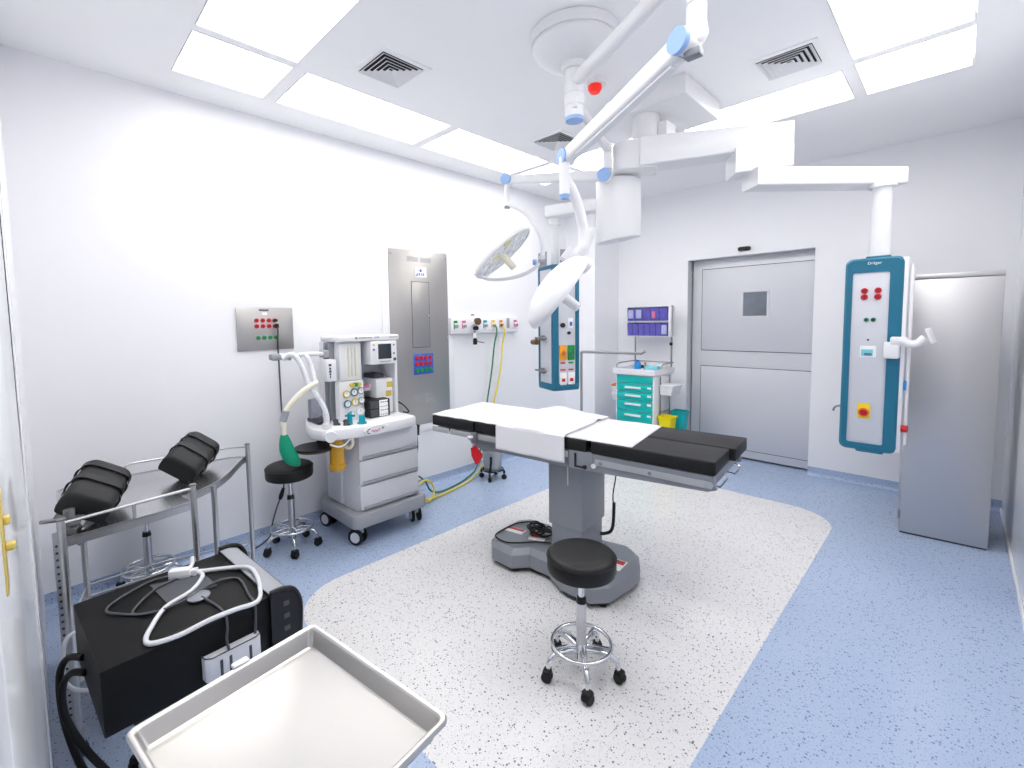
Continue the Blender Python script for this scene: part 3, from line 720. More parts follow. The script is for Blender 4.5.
rings = [[(*p, z) for p in off(P, d)] for d, z in ((.012, .03), (0, .036), (0, .118), (.006, .126), (.03, .15), (.034, .153))]
base = G().loft(rings).build('base', 'grey_metal', t, angle=18, **K)
G().loft([[(*p, z) for p in off(P, .02)] for z in (.012, .034)]).build('base_skirt', 'black', base, **K)
for x, y in ((-.4, -.2), (.35, -.24), (.37, .14), (-.4, .1)): G().cyl((x, y, 0), (x, y, .02), .03, n=14).build('foot', 'black', base, **K)
G().box((-.06, -.155, .15), (.19, .155, .160), .003).build('column_foot', 'grey_metal', t, **K)
G().box((-.04, -.14, .16), (.17, .14, .42), .006).build('inner_column', 'grey_metal', t, **K)
G().box((-.055, -.15, .33), (.183, .15, .805), .006).build('column', 'grey_metal', t, **K)
g = G(); g.box((-.045, -.1535, .74), (.075, -.149, .752), .001); g.box((.08, -.153, .60), (.086, -.15, .74), .0)
g.build('column_trim', 'grey_light', t, **K)
for (x, y, a, w, h) in ((-.385, -.06, .1, .07, .035), (-.2, -.06, .3, .055, .04), (.33, -.06, .0, .07, .06)):
    st = G(Matrix.Translation((x, y, .1535)) @ Matrix.Rotation(a, 4, 'Z')).box((-w, -h, 0), (w, h, .0012)).build('warning_label', 'white_label', base, **K)
    G(Matrix.Translation((x, y, .1547)) @ Matrix.Rotation(a, 4, 'Z')).box((-w*.9, h*.15, 0), (w*.9, h*.9, .0008)).build('red_band', 'red', st, **K)
# under frame
G().box((-.60, -.22, .735), (.22, .22, .80), .01).build('under_frame', 'grey_metal', t, **K)
G().prism([(-.62, -.255), (.34, -.255), (.34, .255), (-.62, .255)], .79, .865, .006).build('seat_frame', 'grey_metal', t, **K)
G().box((-.93, -.24, .825), (-.52, .24, .868), .005).build('head_frame', 'grey_metal', t, **K)
# leg frame plate, tapered toward the foot end
def plate(y0, y1):
    return [[(.305, y, .865), (.925, y, .862), (.94, y, .80), (.90, y, .785), (.305, y, .765)] for y in (y0, y1)]
for y0, y1, nm in ((-.285, -.262, 'n'), (.262, .285, 'f')):
    lp = G().loft(plate(y0, y1)).build('leg_plate', 'grey_metal', t, **K)
    yy = y0-.006 if nm == 'n' else y1+.006
    sr = G().loft([[(.33, y, .84), (.92, y, .835), (.928, y, .82), (.92, y, .803), (.33, y, .808)] for y in (min(yy, y0), max(yy, y0) if nm == 'n' else yy)] if nm == 'n' else [[(.33, y, .84), (.92, y, .835), (.928, y, .82), (.92, y, .803), (.33, y, .808)] for y in (y1, yy)]).build('side_rail', 'rail_silver', lp, **K)
    for x in (.365, .63, .895): G().cyl((x, yy+(.002 if nm == 'n' else -.002), .822), (x, yy-(.003 if nm == 'n' else -.003), .822), .009, n=14).build('screw', 'chrome', sr, **K)
G().box((.3, -.262, .80), (.92, .262, .86), .004).build('leg_frame', 'grey_metal', t, **K)
G().tube([(.90, -.2, .795), (.93, -.2, .79), (.937, -.19, .79), (.937, -.06, .79), (.93, -.05, .79), (.92, -.05, .8)], .005, 8, 2).build('end_handle', 'chrome', t, **K)
G().tube([(.90, .05, .795), (.945, .05, .79), (.952, .06, .79), (.952, .19, .79), (.945, .2, .79), (.92, .2, .8)], .005, 8, 2).build('end_handle', 'chrome', t, **K)
# hinge block
for s_ in (-1, 1):
    hb = G().box((.17, min(s_*.29, s_*.25), .765), (.315, max(s_*.29, s_*.25), .868), .006).build('hinge_block', 'grey_metal', t, **K)
    y = s_*.291
    G().box((.205, y-.004, .782), (.217, y+.004, .855), .001).box((.205, y-.004, .776), (.27, y+.004, .786), .001).cyl((.27, y-.006, .785), (.27, y+.006, .785), .012, n=14).build('hinge_slot', 'black', hb, **K)
    G().cyl((.322, s_*.28, .80), (.322, s_*.296, .80), .013, n=14).build('pivot_pin', 'white_enamel', hb, **K)
# accessory rails of the head and back sections
for s_ in (-1, 1):
    for x0, x1 in ((-.935, -.775), (-.765, -.56), (-.535, -.27), (.02, .165)):
        G().box((x0, min(s_*.285, s_*.293), .822), (x1, max(s_*.285, s_*.293), .858), .003).build('accessory_rail', 'rail_silver', t, **K)
        G().box((x0+.02, min(s_*.25, s_*.286), .83), (x0+.05, max(s_*.25, s_*.286), .85), .002).box((x1-.05, min(s_*.25, s_*.286), .83), (x1-.02, max(s_*.25, s_*.286), .85), .002).build('rail_spacer', 'black', t, **K)
# mattress sections
def pad(x0, x1, y0, y1, nm='mattress'):
    p = G().box((x0, y0, .866), (x1, y1, .934), .008, 3).build(nm, 'leather', t, **K); return p
pad(-.94, -.545, -.29, .29); pad(-.535, .275, -.29, .29); pad(.305, .936, -.29, -.010, 'leg_mattress'); pad(.305, .962, .010, .29, 'leg_mattress')
G().box((.27, -.27, .868), (.31, .27, .890)).build('mattress_hinge', 'black', t, **K)

WT = Matrix.Translation(TC) @ Matrix.Rotation(TA, 4, 'Z')
def sheet(name, fn, nu, nv, label):
    g = G(WT); g.grid(fn, nu, nv)
    o = g.build(name, 'sheet', solid=.004)
    return tag(o, label, 'sheet', group='white cotton sheets on the operating table')
def wav(x, y, a=.003, k=1.): return a*(sin(9*x*k+3*y)+sin(17*y*k-6*x+1.3)+.6*sin(31*x+23*y))
def head(u, v):
    x = -.944+u*.674; y = -.284+v*.58
    z = .940+abs(wav(x, y, .0025))+.014*math.exp(-((x+.40)/.07)**2)*(1-v)
    e = .0
    if v < .04: z = .938+.003*abs(sin(22*x))
    if v > .97: z = .938
    return (x, y, z)
sheet('head_sheet', head, 40, 28, 'white sheet spread flat over the head end of the operating table')
def drape(u, v):
    x = -.340+u*.49; s_ = v*.75      # length of cloth across, starting at the near hem
    hang = .155
    if s_ < hang: y = -.305-.006*sin(14*x)-.004*(1-s_/hang)*sin(31*x); z = .795+s_+.004*sin(9*x)-.02*u*.4
    else:
        q = s_-hang; y = -.303+q; z = .951
        if q < .02: z -= .006*(1-q/.02)
        z += .004*abs(sin(11*x+5*y))
        hx = (x+.25)*.9; z += .045*math.exp(-((y-.22)/.07)**2-((x+.16)/.16)**2)+.014*math.exp(-((y-.05-.5*x)/.04)**2)*max(0, min(1, (v-.25)*6))
        if y > .305: z -= (y-.305)*1.2; y = .305+(y-.305)*.2
    return (x, y, z)
sheet('draped_sheet', drape, 36, 60, 'white folded sheet hanging over the near side of the operating table')
def foot(u, v):
    x = .11+u*.42; y = -.276+v*.555
    x -= .035*v*u
    z = .937+abs(wav(x, y, .0016))+(.006 if x < .15 else 0)
    if u > .97: z = .934
    if v < .03: z = .934
    return (x, y, z)
sheet('foot_sheet', foot, 30, 30, 'white sheet lying flat next to the bare black leg pads')

# rail clamp with red handle, hand control, cable heap, screen bar
def TW(x, y, z): return tuple(WT @ Vector((x, y, z)))
t = thing('rail_clamp', 'steel rail clamp with a red flag shaped handle hanging from the table side', 'clamp', TW(-.525, -.31, .66), TA)
g = G(WT); g.box((-.545, -.325, .80), (-.505, -.294, .872), .005); g.build('clamp_body', 'clampgrey', t)
g = G(WT); g.cyl((-.53, -.32, .84), (-.55, -.345, .84), .013, n=12).cyl((-.525, -.315, .74), (-.525, -.315, .80), .012, n=12); g.build('screw', 'chrome', t)
g = G(WT)
g.loft([[(-.535, y, .77), (-.505, y, .785), (-.452, y, .735), (-.455, y, .715), (-.48, y, .672), (-.495, y, .668), (-.53, y, .72)] for y in (-.335, -.312)]); g.build('red_handle', 'red', t)
t = thing('hand_control', 'black hand control hanging on a thin cord behind the table column', 'hand control', (-1.50, 2.49, .25))
G().tube([(-1.47, 2.54, .80), (-1.476, 2.545, .628), (-1.483, 2.521, .5), (-1.478, 2.522, .43)], .004).build('cord', 'black', t)
G().tube([(-1.477, 2.524, .45), (-1.476, 2.513, .32), (-1.487, 2.50, .268), (-1.515, 2.47, .255), (-1.535, 2.455, .255)], .0105, 10).build('handset', 'black', t)
g = G(WT); rr = random.Random(9)
pts = [(-.07, -.10, .172), (-.16, -.13, .165), (-.25, -.21, .164), (-.33, -.25, .162), (-.43, -.22, .163), (-.445, -.12, .162), (-.43, .0, .163), (-.40, .05, .166), (-.31, .06, .19), (-.24, .05, .19)]
for k in range(46):
    a = k*1.05; r_ = .035+.045*rr.random(); pts.append((-.2+r_*1.25*cos(a)+.02*rr.uniform(-1, 1), -.015+r_*sin(a)+.01*rr.uniform(-1, 1), .166+.06*rr.random()*(1-abs(r_-.05)*6)))
g.tube(pts, .0052, 7, 4)
tag(g.build('cable_heap', 'black'), 'tangled black cable heaped on the base of the operating table', 'cable')
t = thing('screen_bar', 'thin L shaped steel screen bar standing at the far side of the operating table', 'screen bar', TW(-.072, .30, .84), TA)
g = G(WT); g.box((-.095, .286, .81), (-.05, .325, .87), .005); g.build('clamp', 'clampgrey', t)
g = G(WT); g.tube([(-.072, .316, .82), (-.072, .316, 1.1), (-.072, .316, 1.355), (-.069, .316, 1.372), (-.055, .316, 1.378), (.1, .317, 1.379), (.33, .318, 1.379), (.35, .32, 1.382), (.372, .325, 1.395)], .009, 10, 3); g.build('bent_rod', 'clampgrey', t)

# ------------------------------------------------------------------ kick bucket
t = thing('kick_bucket', 'small steel bucket on black castors behind the operating table', 'bucket', (-3.27, 3.225, 0))
g = G(Matrix.Translation((-3.27, 3.225, 0))); g.lathe([(0, .09), (.085, .09), (.112, .30), (.118, .305), (.116, .31), (.108, .305), (.082, .105), (0, .102)], n=30); g.build('bucket', 'steel_panel', t)
g = G(Matrix.Translation((-3.27, 3.225, .12))); g.ring((0, 0, -.02), .108, .008, 30, 8); g.build('frame_ring', 'black', t)
for k in range(4):
    a = radians(-60+90*k); x, y = -3.27+.118*cos(a), 3.225+.118*sin(a)
    G().tube([(-3.27+.085*cos(a), 3.225+.085*sin(a), .095), (x, y, .09), (x, y, .06)], .011).build('bracket', 'black', t)
    g = G(Matrix.Translation((x, y, .027)) @ Matrix.Rotation(a+.6, 4, 'Z') @ Matrix.Rotation(pi/2, 4, 'X')); g.lathe([(0, -.012), (.024, -.012), (.027, 0), (.024, .012), (0, .012)], n=16); g.build('castor', 'rubber', t)
    if k == 0: G().tube([(x, y, .09), (x+.02, y+.0, .2), (x+.02, y, .26)], .012).build('push_handle', 'black', t)

# ------------------------------------------------------------------ steel cabinet by the right wall
CA = radians(4.8)
t = thing('steel_cabinet', 'tall narrow stainless steel cabinet in the right hand corner', 'cabinet', (-.251, 4.442, 0), CA)
G().box((0.0, .022, .0), (.449, .50, 1.868), .004).build('body', 'steel_h', t, **K)
G().box((-.002, .0, 1.846), (.451, .50, 1.878), .003).build('top', 'steel_h', t, **K)
dr = G().box((0., .0, .012), (.449, .021, 1.842), .004).build('door', 'steel_h', t, **K)
for z in (.14, .95, 1.17, 1.66): G().box((-.008, -.003, z-.03), (.004, .014, z+.03), .002).build('hinge', 'clampgrey', dr, **K)
G().box((.005, .006, 0), (.444, .49, .013)).build('plinth', 'gasket', t, **K)

# ------------------------------------------------------------------ teal supply cart
cx0, cx1, cy0, cy1 = -2.80, -2.325, 4.80, 5.26
t = thing('supply_cart', 'teal fronted medical drawer cart with a raised white top against the back wall', 'cart', ((cx0+cx1)/2, (cy0+cy1)/2, 0))
G().box((cx0, cy0+.012, .1), (cx1, cy1, .97), .008).build('body', 'white_plastic', t)
g = G(); g.box((cx0-.02, cy0-.025, .965), (cx1+.02, cy1+.02, 1.0), .01).build('top', 'white_plastic', t)
g = G()
for a, b in (((cx0-.02, cy0-.025), (cx1+.02, cy0-.012)), ((cx0-.02, cy1+.008), (cx1+.02, cy1+.02)), ((cx0-.02, cy0-.012), (cx0-.006, cy1+.008)), ((cx1+.006, cy0-.012), (cx1+.02, cy1+.008))): g.box((*a, .99), (*b, 1.035), .004)
g.build('raised_rim', 'white_plastic', t)
g = G(); g.tube([(cx0-.01, cy0+.06, 1.03), (cx0-.01, cy0+.06, 1.075), (cx0-.01, cy0+.2, 1.085), (cx0-.01, cy1, 1.085), (cx0+.1, cy1+.01, 1.085), (cx1-.1, cy1+.01, 1.085), (cx1+.01, cy1, 1.085), (cx1+.01, cy0+.2, 1.085), (cx1+.01, cy0+.15, 1.03)], .007, 8, 3); g.build('guard_rail', 'clampgrey', t)
zs = [.958, .862, .77, .672, .545, .415, .28, .12]
for i, (z1, z0) in enumerate(zip(zs, zs[1:])):
    dd = G().box((cx0+.022, cy0-.004, z0+.004), (cx1-.02, cy0+.02, z1-.004), .005).build('drawer', 'aqua', t)
    if i > 0:
        zc = z1-.042
        hh = G().box((cx0+.13, cy0-.022, zc-.012), (cx1-.15, cy0-.002, zc+.012), .006).build('handle', 'white_plastic', dd)
        G().box((cx1-.075, cy0-.0055, z1-.045), (cx1-.03, cy0-.003, z1-.022)).build('drawer_label', 'white_label', dd)
    else: G().cyl((cx1-.055, cy0-.006, z0+.03), (cx1-.055, cy0-.002, z0+.03), .009, n=12).build('lock', 'clampgrey', dd)
for x in (cx0+.06, cx1-.06):
    for y in (cy0+.08, cy1-.06):
        g = G(Matrix.Translation((x, y, .045)) @ Matrix.Rotation(pi/2, 4, 'X')); g.lathe([(0, -.015), (.04, -.015), (.045, 0), (.04, .015), (0, .015)], n=18); g.cyl((0, .03, 0), (0, .06, 0), .015, n=10); g.build('castor', 'rubber', t)
# bin rack on poles
for x in (cx0-.03+.0, cx1-.068):
    pass
G().cyl((-2.80, 5.275, .9), (-2.80, 5.275, 1.75), .0095, n=12).build('rack_pole', 'clampgrey', t)
G().cyl((-2.345, 5.275, .9), (-2.345, 5.275, 1.75), .0095, n=12).build('rack_pole', 'clampgrey', t)
G().cyl((-2.345, 5.262, 1.285), (-2.345, 5.262, 1.32), .018, n=12).build('pole_clamp', 'black', t)
rk = G().box((-2.900, 5.30, 1.385), (-2.350, 5.36, 1.745), .008).box((-2.900, 5.235, 1.385), (-2.890, 5.31, 1.745), .003).box((-2.370, 5.235, 1.385), (-2.340, 5.31, 1.745), .003).box((-2.900, 5.235, 1.558), (-2.350, 5.31, 1.57), .003).box((-2.900, 5.235, 1.383), (-2.350, 5.31, 1.392), .003).box((-2.900, 5.235, 1.738), (-2.350, 5.31, 1.747), .003).build('bin_rack', 'white_plastic', t)
for (z0, z1, n) in ((1.575, 1.735, 5), (1.395, 1.553, 7)):
    wdt = .51/n
    for k in range(n):
        x0 = -2.887+k*wdt
        b = G().loft([[(x0+.003, y, z) for y, z in ((5.30, z0), (5.24, z0), (5.222, z1-.012), (5.30, z1-.004))], [(x0+wdt-.003, y, z) for y, z in ((5.30, z0), (5.24, z0), (5.222, z1-.012), (5.30, z1-.004))]]).build('tilt_bin', 'purple', rk)
        if n == 5 and k in (0, 1): G().box((x0+.015, 5.221, z0+.03), (x0+wdt*.8, 5.236, z1-.03), .003).build('packet', 'purple_lt', b)
        if n == 5 and k == 3: G().box((x0+.012, 5.221, z0+.03), (x0+wdt*.55, 5.236, z1-.05), .003).build('packet', 'pinkpack', b)
        if n == 7 and k == 6: G().box((x0+.003, 5.22, z0+.02), (x0+wdt*.9, 5.236, z1-.03), .003).build('packet', 'purple_lt', b)
# side trays
g = G()
sx = cx1
g.loft([[(sx+.02, 4.92, .75), (sx+.14, 4.92, .75), (sx+.14, 5.14, .75), (sx+.02, 5.14, .75)], [(sx+.012, 4.905, .855), (sx+.165, 4.905, .855), (sx+.165, 5.155, .855), (sx+.012, 5.155, .855)]]).box((sx+.005, 4.90, .848), (sx+.175, 5.16, .86), .004); g.build('side_bin', 'white_plastic', t)
G().cyl((sx+.015, 4.93, .2), (sx+.015, 4.93, .95), .007, n=10).cyl((sx+.015, 5.16, .2), (sx+.015, 5.16, .95), .007, n=10).cyl((sx+.015, 4.93, .55), (sx+.015, 5.16, .55), .006, n=10).build('side_frame', 'clampgrey', t)
g = G(); g.lathe([(0, .63), (.03, .63), (.045, .79), (.05, .8), (0, .8)], (cx0-.085, 4.95, 0), n=18); sh = g.build('sharps_cup', 'white_plastic', t)
g = G(); g.lathe([(0, .8), (.046, .8), (.046, .82), (.03, .83), (0, .83)], (cx0-.085, 4.95, 0), n=18); g.build('lid', 'orange_lid', sh)
G().box((cx0-.12, 4.9, .70), (cx0+.005, 4.97, .715), .003).build('cup_holder', 'white_plastic', t)
def bucket(x0, x1, y0, y1, z0, z1, m, label):
    a = lambda d, z: [(*p, z) for p in rrect(x0+d, x1-d, y0+d, y1-d, .02)]
    g = G().loft([a(.025, z0), a(.0, z1), a(-.008, z1), a(-.008, z1+.012), a(.006, z1+.012), a(.03, z0+.01)])
    return tag(g.build('waste_bin', m), label, 'bin', group='small waste bins on the cart side')
bucket(-2.312, -2.155, 4.86, 5.02, .25, .505, 'bin_yellow', 'yellow plastic bin hung on the right side of the teal cart')
bucket(-2.255, -2.10, 5.06, 5.22, .24, .545, 'bin_teal', 'turquoise plastic bin just behind the yellow bin')
G().box((sx, 4.9, .47), (-2.312, 4.98, .48), .002).box((sx, 5.1, .49), (-2.25, 5.2, .50), .002).build('bin_bracket', 'clampgrey', t)
t = thing('blue_bottle', 'small blue bottle standing on the cart top', 'bottle', (-2.60, 4.95, 1.0))
g = G(); g.lathe([(0, 1.0), (.034, 1.0), (.038, 1.01), (.038, 1.08), (.03, 1.10), (0, 1.10)], (-2.60, 4.95, 0), n=18); g.build('bottle_body', 'blue_item', t)
g = G(); g.lathe([(0, 1.10), (.02, 1.10), (.02, 1.125), (0, 1.125)], (-2.60, 4.95, 0), n=14); g.build('cap', 'blue_label', t)
tag(G().cyl((-2.525, 4.99, 1.0), (-2.525, 4.99, 1.10), .012, n=12).build('small_vial', 'grey_mid'), 'slim grey vial beside the blue bottle on the cart', 'vial')
bx = G(Matrix.Translation((-2.39, 4.93, 1.0)) @ Matrix.Rotation(.1, 4, 'Z')).box((-.08, -.055, 0), (.055, .055, .065), .003).build('glove_box', 'aqua_box')
tag(bx, 'aqua and white carton lying on the right of the cart top', 'box')
tag(G(Matrix.Translation((-2.37, 5.12, 1.0)) @ Matrix.Rotation(-.1, 4, 'Z')).box((-.04, -.07, 0), (.03, .06, .07), .003).build('glove_box', 'white_label'), 'small white carton behind the aqua carton on the cart', 'box')

# ------------------------------------------------------------------ steel trolley with a curved top
t = thing('instrument_trolley', 'stainless steel trolley with a guard rail and a stepped curved top by the left wall', 'trolley', (-2.62, .4, 0))
TZ = .832
curve = [(-2.43 - .45*u, .445+.38*u - .06*sin(pi*u)*-1) for u in [0, .08, .16, .25, .35, .45, .55, .65, .75, .85, .94, 1.]]
curve = [(-2.425, .43), (-2.44, .47), (-2.465, .515), (-2.50, .56), (-2.545, .605), (-2.60, .645), (-2.66, .685), (-2.73, .725), (-2.80, .765), (-2.86, .80)]
top = [(-2.255, .03), (-2.262, .1), (-2.285, .3), (-2.315, .44), (-2.38, .44)]+curve+[(-2.895, .83), (-2.94, .76), (-2.985, .4), (-2.985, .06), (-2.95, .02), (-2.29, .012)]
g = G(); g.prism(top, TZ-.004, TZ); tp = g.build('top_shelf', 'steel_top', t)
edge = [tuple(p) for p in top]
g = G(); n = len(edge)
inn = off(edge, .006) if sum(edge[i][0]*edge[(i+1) % n][1]-edge[(i+1) % n][0]*edge[i][1] for i in range(n)) > 0 else off(edge, -.006)
g.loft([[(x, y, TZ-.032) for x, y in edge], [(x, y, TZ+.004) for x, y in edge], [(x, y, TZ+.004) for x, y in inn], [(x, y, TZ-.032) for x, y in inn], [(x, y, TZ-.032) for x, y in edge]], False, False)
g.build('apron', 'steel', t)
legs = [(-2.25, .02), (-2.318, .445), (-2.88, .835), (-2.97, .1), (-2.5, .565)]
for i, (x, y) in enumerate(legs):
    z1 = .905 if i < 3 else TZ-.005
    G().cyl((x, y, .09), (x, y, z1), .0125, n=16).build('leg', 'steel', t)
    if i < 3: G().cyl((x, y, z1), (x, y, z1+.006), .014, n=16).build('leg_cap', 'clampgrey', t)
for x, y in legs[:4]:
    g = G(); g.cyl((x, y, .085), (x, y, .11), .016, n=12).box((x-.012, y-.016, .05), (x+.03, y+.016, .09), .004); c = g.build('castor', 'steel', t)
    g = G(Matrix.Translation((x+.012, y, .032)) @ Matrix.Rotation(.5, 4, 'Z') @ Matrix.Rotation(pi/2, 4, 'X')); g.lathe([(0, -.014), (.028, -.014), (.032, 0), (.028, .014), (0, .014)], n=18); g.build('wheel', 'blue_wheel', c)
# perforated upright beside the near leg
g = G(); g.box((-2.268, -.006, .12), (-2.262, .012, .86))
pu = g.build('perforated_upright', 'steel', t)
g = G()
for k in range(26): g.cyl((-2.2625, .003, .16+k*.026), (-2.2605, .003, .16+k*.026), .0045, n=8)
g.build('upright_holes', 'gasket', pu)
# guard rails
G().tube([(-2.25, .02, .893), (-2.318, .445, .893)], .006, 8, 0).cyl((-2.285, .235, TZ), (-2.285, .235, .893), .006, n=10).build('guard_rail', 'steel', t)
G().tube([(-2.986, .28, TZ), (-2.987, .28, .87), (-2.988, .30, .890), (-2.988, .4, .890), (-2.945, .76, .890), (-2.88, .835, .890)], .0055, 8, 2).build('guard_rail', 'steel', t)
g = G()
for x, y in ((-2.962, .60),): g.cyl((x, y, TZ), (x, y, .890), .0055, n=10)
g.build('rail_posts', 'steel', t)
# lower shelf of wires
g = G(); loop = [(-2.26, .03, .27), (-2.32, .44, .27), (-2.5, .55, .27), (-2.87, .82, .27), (-2.965, .4, .27), (-2.965, .1, .27), (-2.6, .02, .27)]
g.tube(loop, .006, 8, 0, True); g.tube([(x, y, .33) for x, y, z in loop], .005, 8, 0, True); g.build('lower_shelf_rim', 'steel', t)
G().prism([(-2.27, .035), (-2.33, .43), (-2.49, .53), (-2.85, .79), (-2.95, .4), (-2.95, .1)], .258, .264).build('lower_shelf', 'steel_tray', t)

# padded supports with straps lying on the trolley
def support(loc, ax, wv, label, rod, sc=1.):
    x_ = Vector(ax).normalized(); z_ = Vector(wv).cross(x_).normalized(); y_ = z_.cross(x_)
    R = Matrix((x_, y_, z_)).transposed().to_4x4()
    t = thing('leg_support_pad', label, 'support pad', loc, group='black padded leg supports with straps', rot=R)
    L_, W2, H_ = .275*sc, .086*sc, .085*sc
    def prof(x, k=1., kz=1.):    # rounded top, flat bottom
        P = []
        for q in range(23):
            a = pi*q/22 if 0 < q < 22 else pi*q/22; P.append((x, W2*k*math.copysign(abs(cos(a))**.42, cos(a)), .018+H_*kz*(.82*sin(a)**.4+.18*sin(a))))
        return [(x, W2*k*.96, .0)]+P+[(x, -W2*k*.96, .0)]
    X = lambda f: -L_/2+f*L_
    G().loft([prof(X(0), .90, .72), prof(X(.015), .97, .86), prof(X(.05), 1, .95), prof(X(.37), 1, 1.02), prof(X(.385), .985, 1.0)]).build('cushion', 'foam', t, **K)
    G().loft([prof(X(.39), .985, 1.0), prof(X(.40), 1, 1.03), prof(X(.72), 1, 1.0), prof(X(.73), .985, .98)]).build('cushion', 'foam', t, **K)
    G().loft([prof(X(.735), .985, .98), prof(X(.745), 1, 1.0), prof(X(.95), .98, .92), prof(X(.985), .92, .82), prof(X(1), .82, .66)]).build('cushion', 'foam', t, **K)
    G().box((-L_/2+.02, -W2*.9, -.02), (L_/2-.02, W2*.9, .004), .006).build('base_shell', 'black', t, **K)
    for f, dx in ((.40, .0), (.76, .0)):
        g = G(); rings = []
        for q in range(29):
            a = -.12+(pi+.24)*q/28; y, z = (W2+.004)*math.copysign(abs(cos(a))**.42, cos(a)), .018+(H_*1.02+.003)*(.82*max(0, sin(a))**.4+.18*max(0, sin(a))) - (.012 if sin(a) < 0 else 0)
            o2 = .004
            rings.append([(X(f)-.017, y, z), (X(f)+.017, y, z), (X(f)+.017, y*1.03, z+o2), (X(f)-.017, y*1.03, z+o2)])
        g.loft(rings)
        g.tube([(X(f), W2*.8, .08*sc), (X(f)-.004, W2+.006, .06*sc), (X(f), W2+.008, .03), (X(f), W2*.97, .0)], .0035, 6, 4).tube([(X(f), -W2*.9, .06*sc), (X(f)+.006, -W2-.005, .045*sc), (X(f), -W2-.006, .02), (X(f), -W2*.97, .0)], .005, 6, 4)
        g.build('strap', 'black', t, **K)
    if rod:
        g = G(); g.box((-L_/2-.055, -.055, -.03), (-L_/2+.05, -.028, .0), .004).box((-L_/2-.07, -.015, -.035), (-L_/2+.03, .035, -.012), .004).cyl((-L_/2-.06, .0, -.04), (-L_/2-.06, .0, .012), .017, n=14).cyl((-L_/2-.05, .0, -.02), (-L_/2-.11, -.052, -.018), .0065, n=10).box((-L_/2+.0, .02, -.03), (-L_/2+.1, .07, -.005), .004); g.build('mounting_bracket', 'clampgrey', t, **K)
    return t
P1 = support((-2.49, .118, .896), (-.905, .348, .24), (.19, .83, -.525), 'black strapped support pad at the near end of the trolley with a steel bracket', True, 1.0)
support((-2.795, .52, .893), (-.755, .604, .25), (.37, .71, -.6), 'black strapped support pad at the far end of the trolley', False, 1.0)

g = G(); g.cyl((-2.345, .085, .872), (-2.215, -.03, .925), .0075, n=12).cyl((-2.30, .045, .872), (-2.30, .045, .925), .017, n=14).box((-2.36, .03, .868), (-2.27, .075, .882), .003); g.build('mounting_rod', 'clampgrey', P1)

# ------------------------------------------------------------------ black unit on its cart
UA = radians(4.)
U0 = (-1.60, .064, 0)
UT = Matrix.Translation(U0) @ Matrix.Rotation(UA, 4, 'Z')       # origin at the near front corner; x away from the room centre is negative
def U(x, y, z): return tuple(UT @ Vector((x, y, z)))
t = thing('equipment_cart', 'low black equipment cart under the black cabinet unit', 'cart', U(-.24, .25, 0), UA)
g = G(UT); g.box((-.44, .07, .43), (-.04, .45, .468), .006); g.build('shelf', 'black', t)
g = G(UT); g.box((-.27, .20, .08), (-.19, .28, .44), .008); g.build('column', 'black', t)
for a in (40, 140, 220, 320):
    g = G(UT); c, s_ = cos(radians(a)), sin(radians(a)); g.tube([(-.23+.03*c, .24+.03*s_, .10), (-.23+.12*c, .24+.12*s_, .085), (-.23+.2*c, .24+.2*s_, .07)], .016); g.build('leg', 'black', t)
    g = G(UT @ Matrix.Translation((-.23+.2*c, .24+.2*s_, .03)) @ Matrix.Rotation(pi/2, 4, 'X')); g.lathe([(0, -.012), (.026, -.012), (.03, 0), (.026, .012), (0, .012)], n=16); g.build('castor', 'rubber', t)
t = thing('electrosurgical_unit', 'large black metal unit with a grey sloping front beside the steel trolley', 'medical unit', U(-.235, .27, .468), UA)
g = G(UT); g.box((-.475, .0, .468), (0, .455, .662), .004); g.build('housing', 'blackbox', t)
# front bezel: black rim with a grey inset panel, sloping over the far end
def bez(x, k): return [(x, .452, .668*1), (x, .49, .668), (x, .525, .655), (x, .545, .625), (x, .552, .58), (x, .545, .47), (x, .452, .468)]
g = G(UT); g.loft([bez(-.49, 0), bez(.012, 0)]); bz = g.build('front_bezel', 'black', t)
g = G(UT); g.loft([[(-.475, .455, .6695), (-.475, .49, .6695), (-.475, .52, .6585), (-.475, .52, .65), (-.475, .455, .66)], [(-.012, .455, .6695), (-.012, .49, .6695), (-.012, .52, .6585), (-.012, .52, .65), (-.012, .455, .66)]]); g.build('front_panel', 'grey_mid', bz)
g = G(UT); g.tube([(.006, .455, .676), (.006, .495, .675), (.006, .53, .660), (.006, .55, .627), (.006, .558, .58), (.006, .55, .47)], .009, 8); g.build('rim', 'black', bz)
g = G(UT); g.tube([(-.484, .455, .676), (-.484, .495, .675), (-.484, .53, .660), (-.484, .55, .627), (-.484, .558, .58), (-.484, .55, .47)], .009, 8).tube([(-.484, .558, .59), (-.2, .561, .592), (.006, .558, .59)], .008, 8, 0); g.build('rim', 'black', bz)
g = G(UT)
for zz, c in ((.62, 0), (.575, 0), (.53, 0)): g.box((.011, .495, zz-.009), (.0135, .515, zz+.009), .002)
g.build('side_sockets', 'cable_grey', bz)
# white socket strip on the room side
g = G(UT @ Matrix.Translation((.001, .0, .0))); g.prism([(0, .24), (.022, .243), (.034, .258), (.034, .392), (.024, .407), (0, .41)], .49, .568, .004); sp = g.build('socket_strip', 'grey_light', t)
g = G(UT)
for y in (.285, .312, .372): g.box((.033, y-.004, .493), (.0365, y+.004, .55))
g.tube([(.0, .241, .5685), (.022, .2445, .5685), (.0345, .259, .5685), (.0345, .391, .5685), (.024, .4075, .5685)], .002, 6, 0)
g.build('slots', 'gasket', sp)

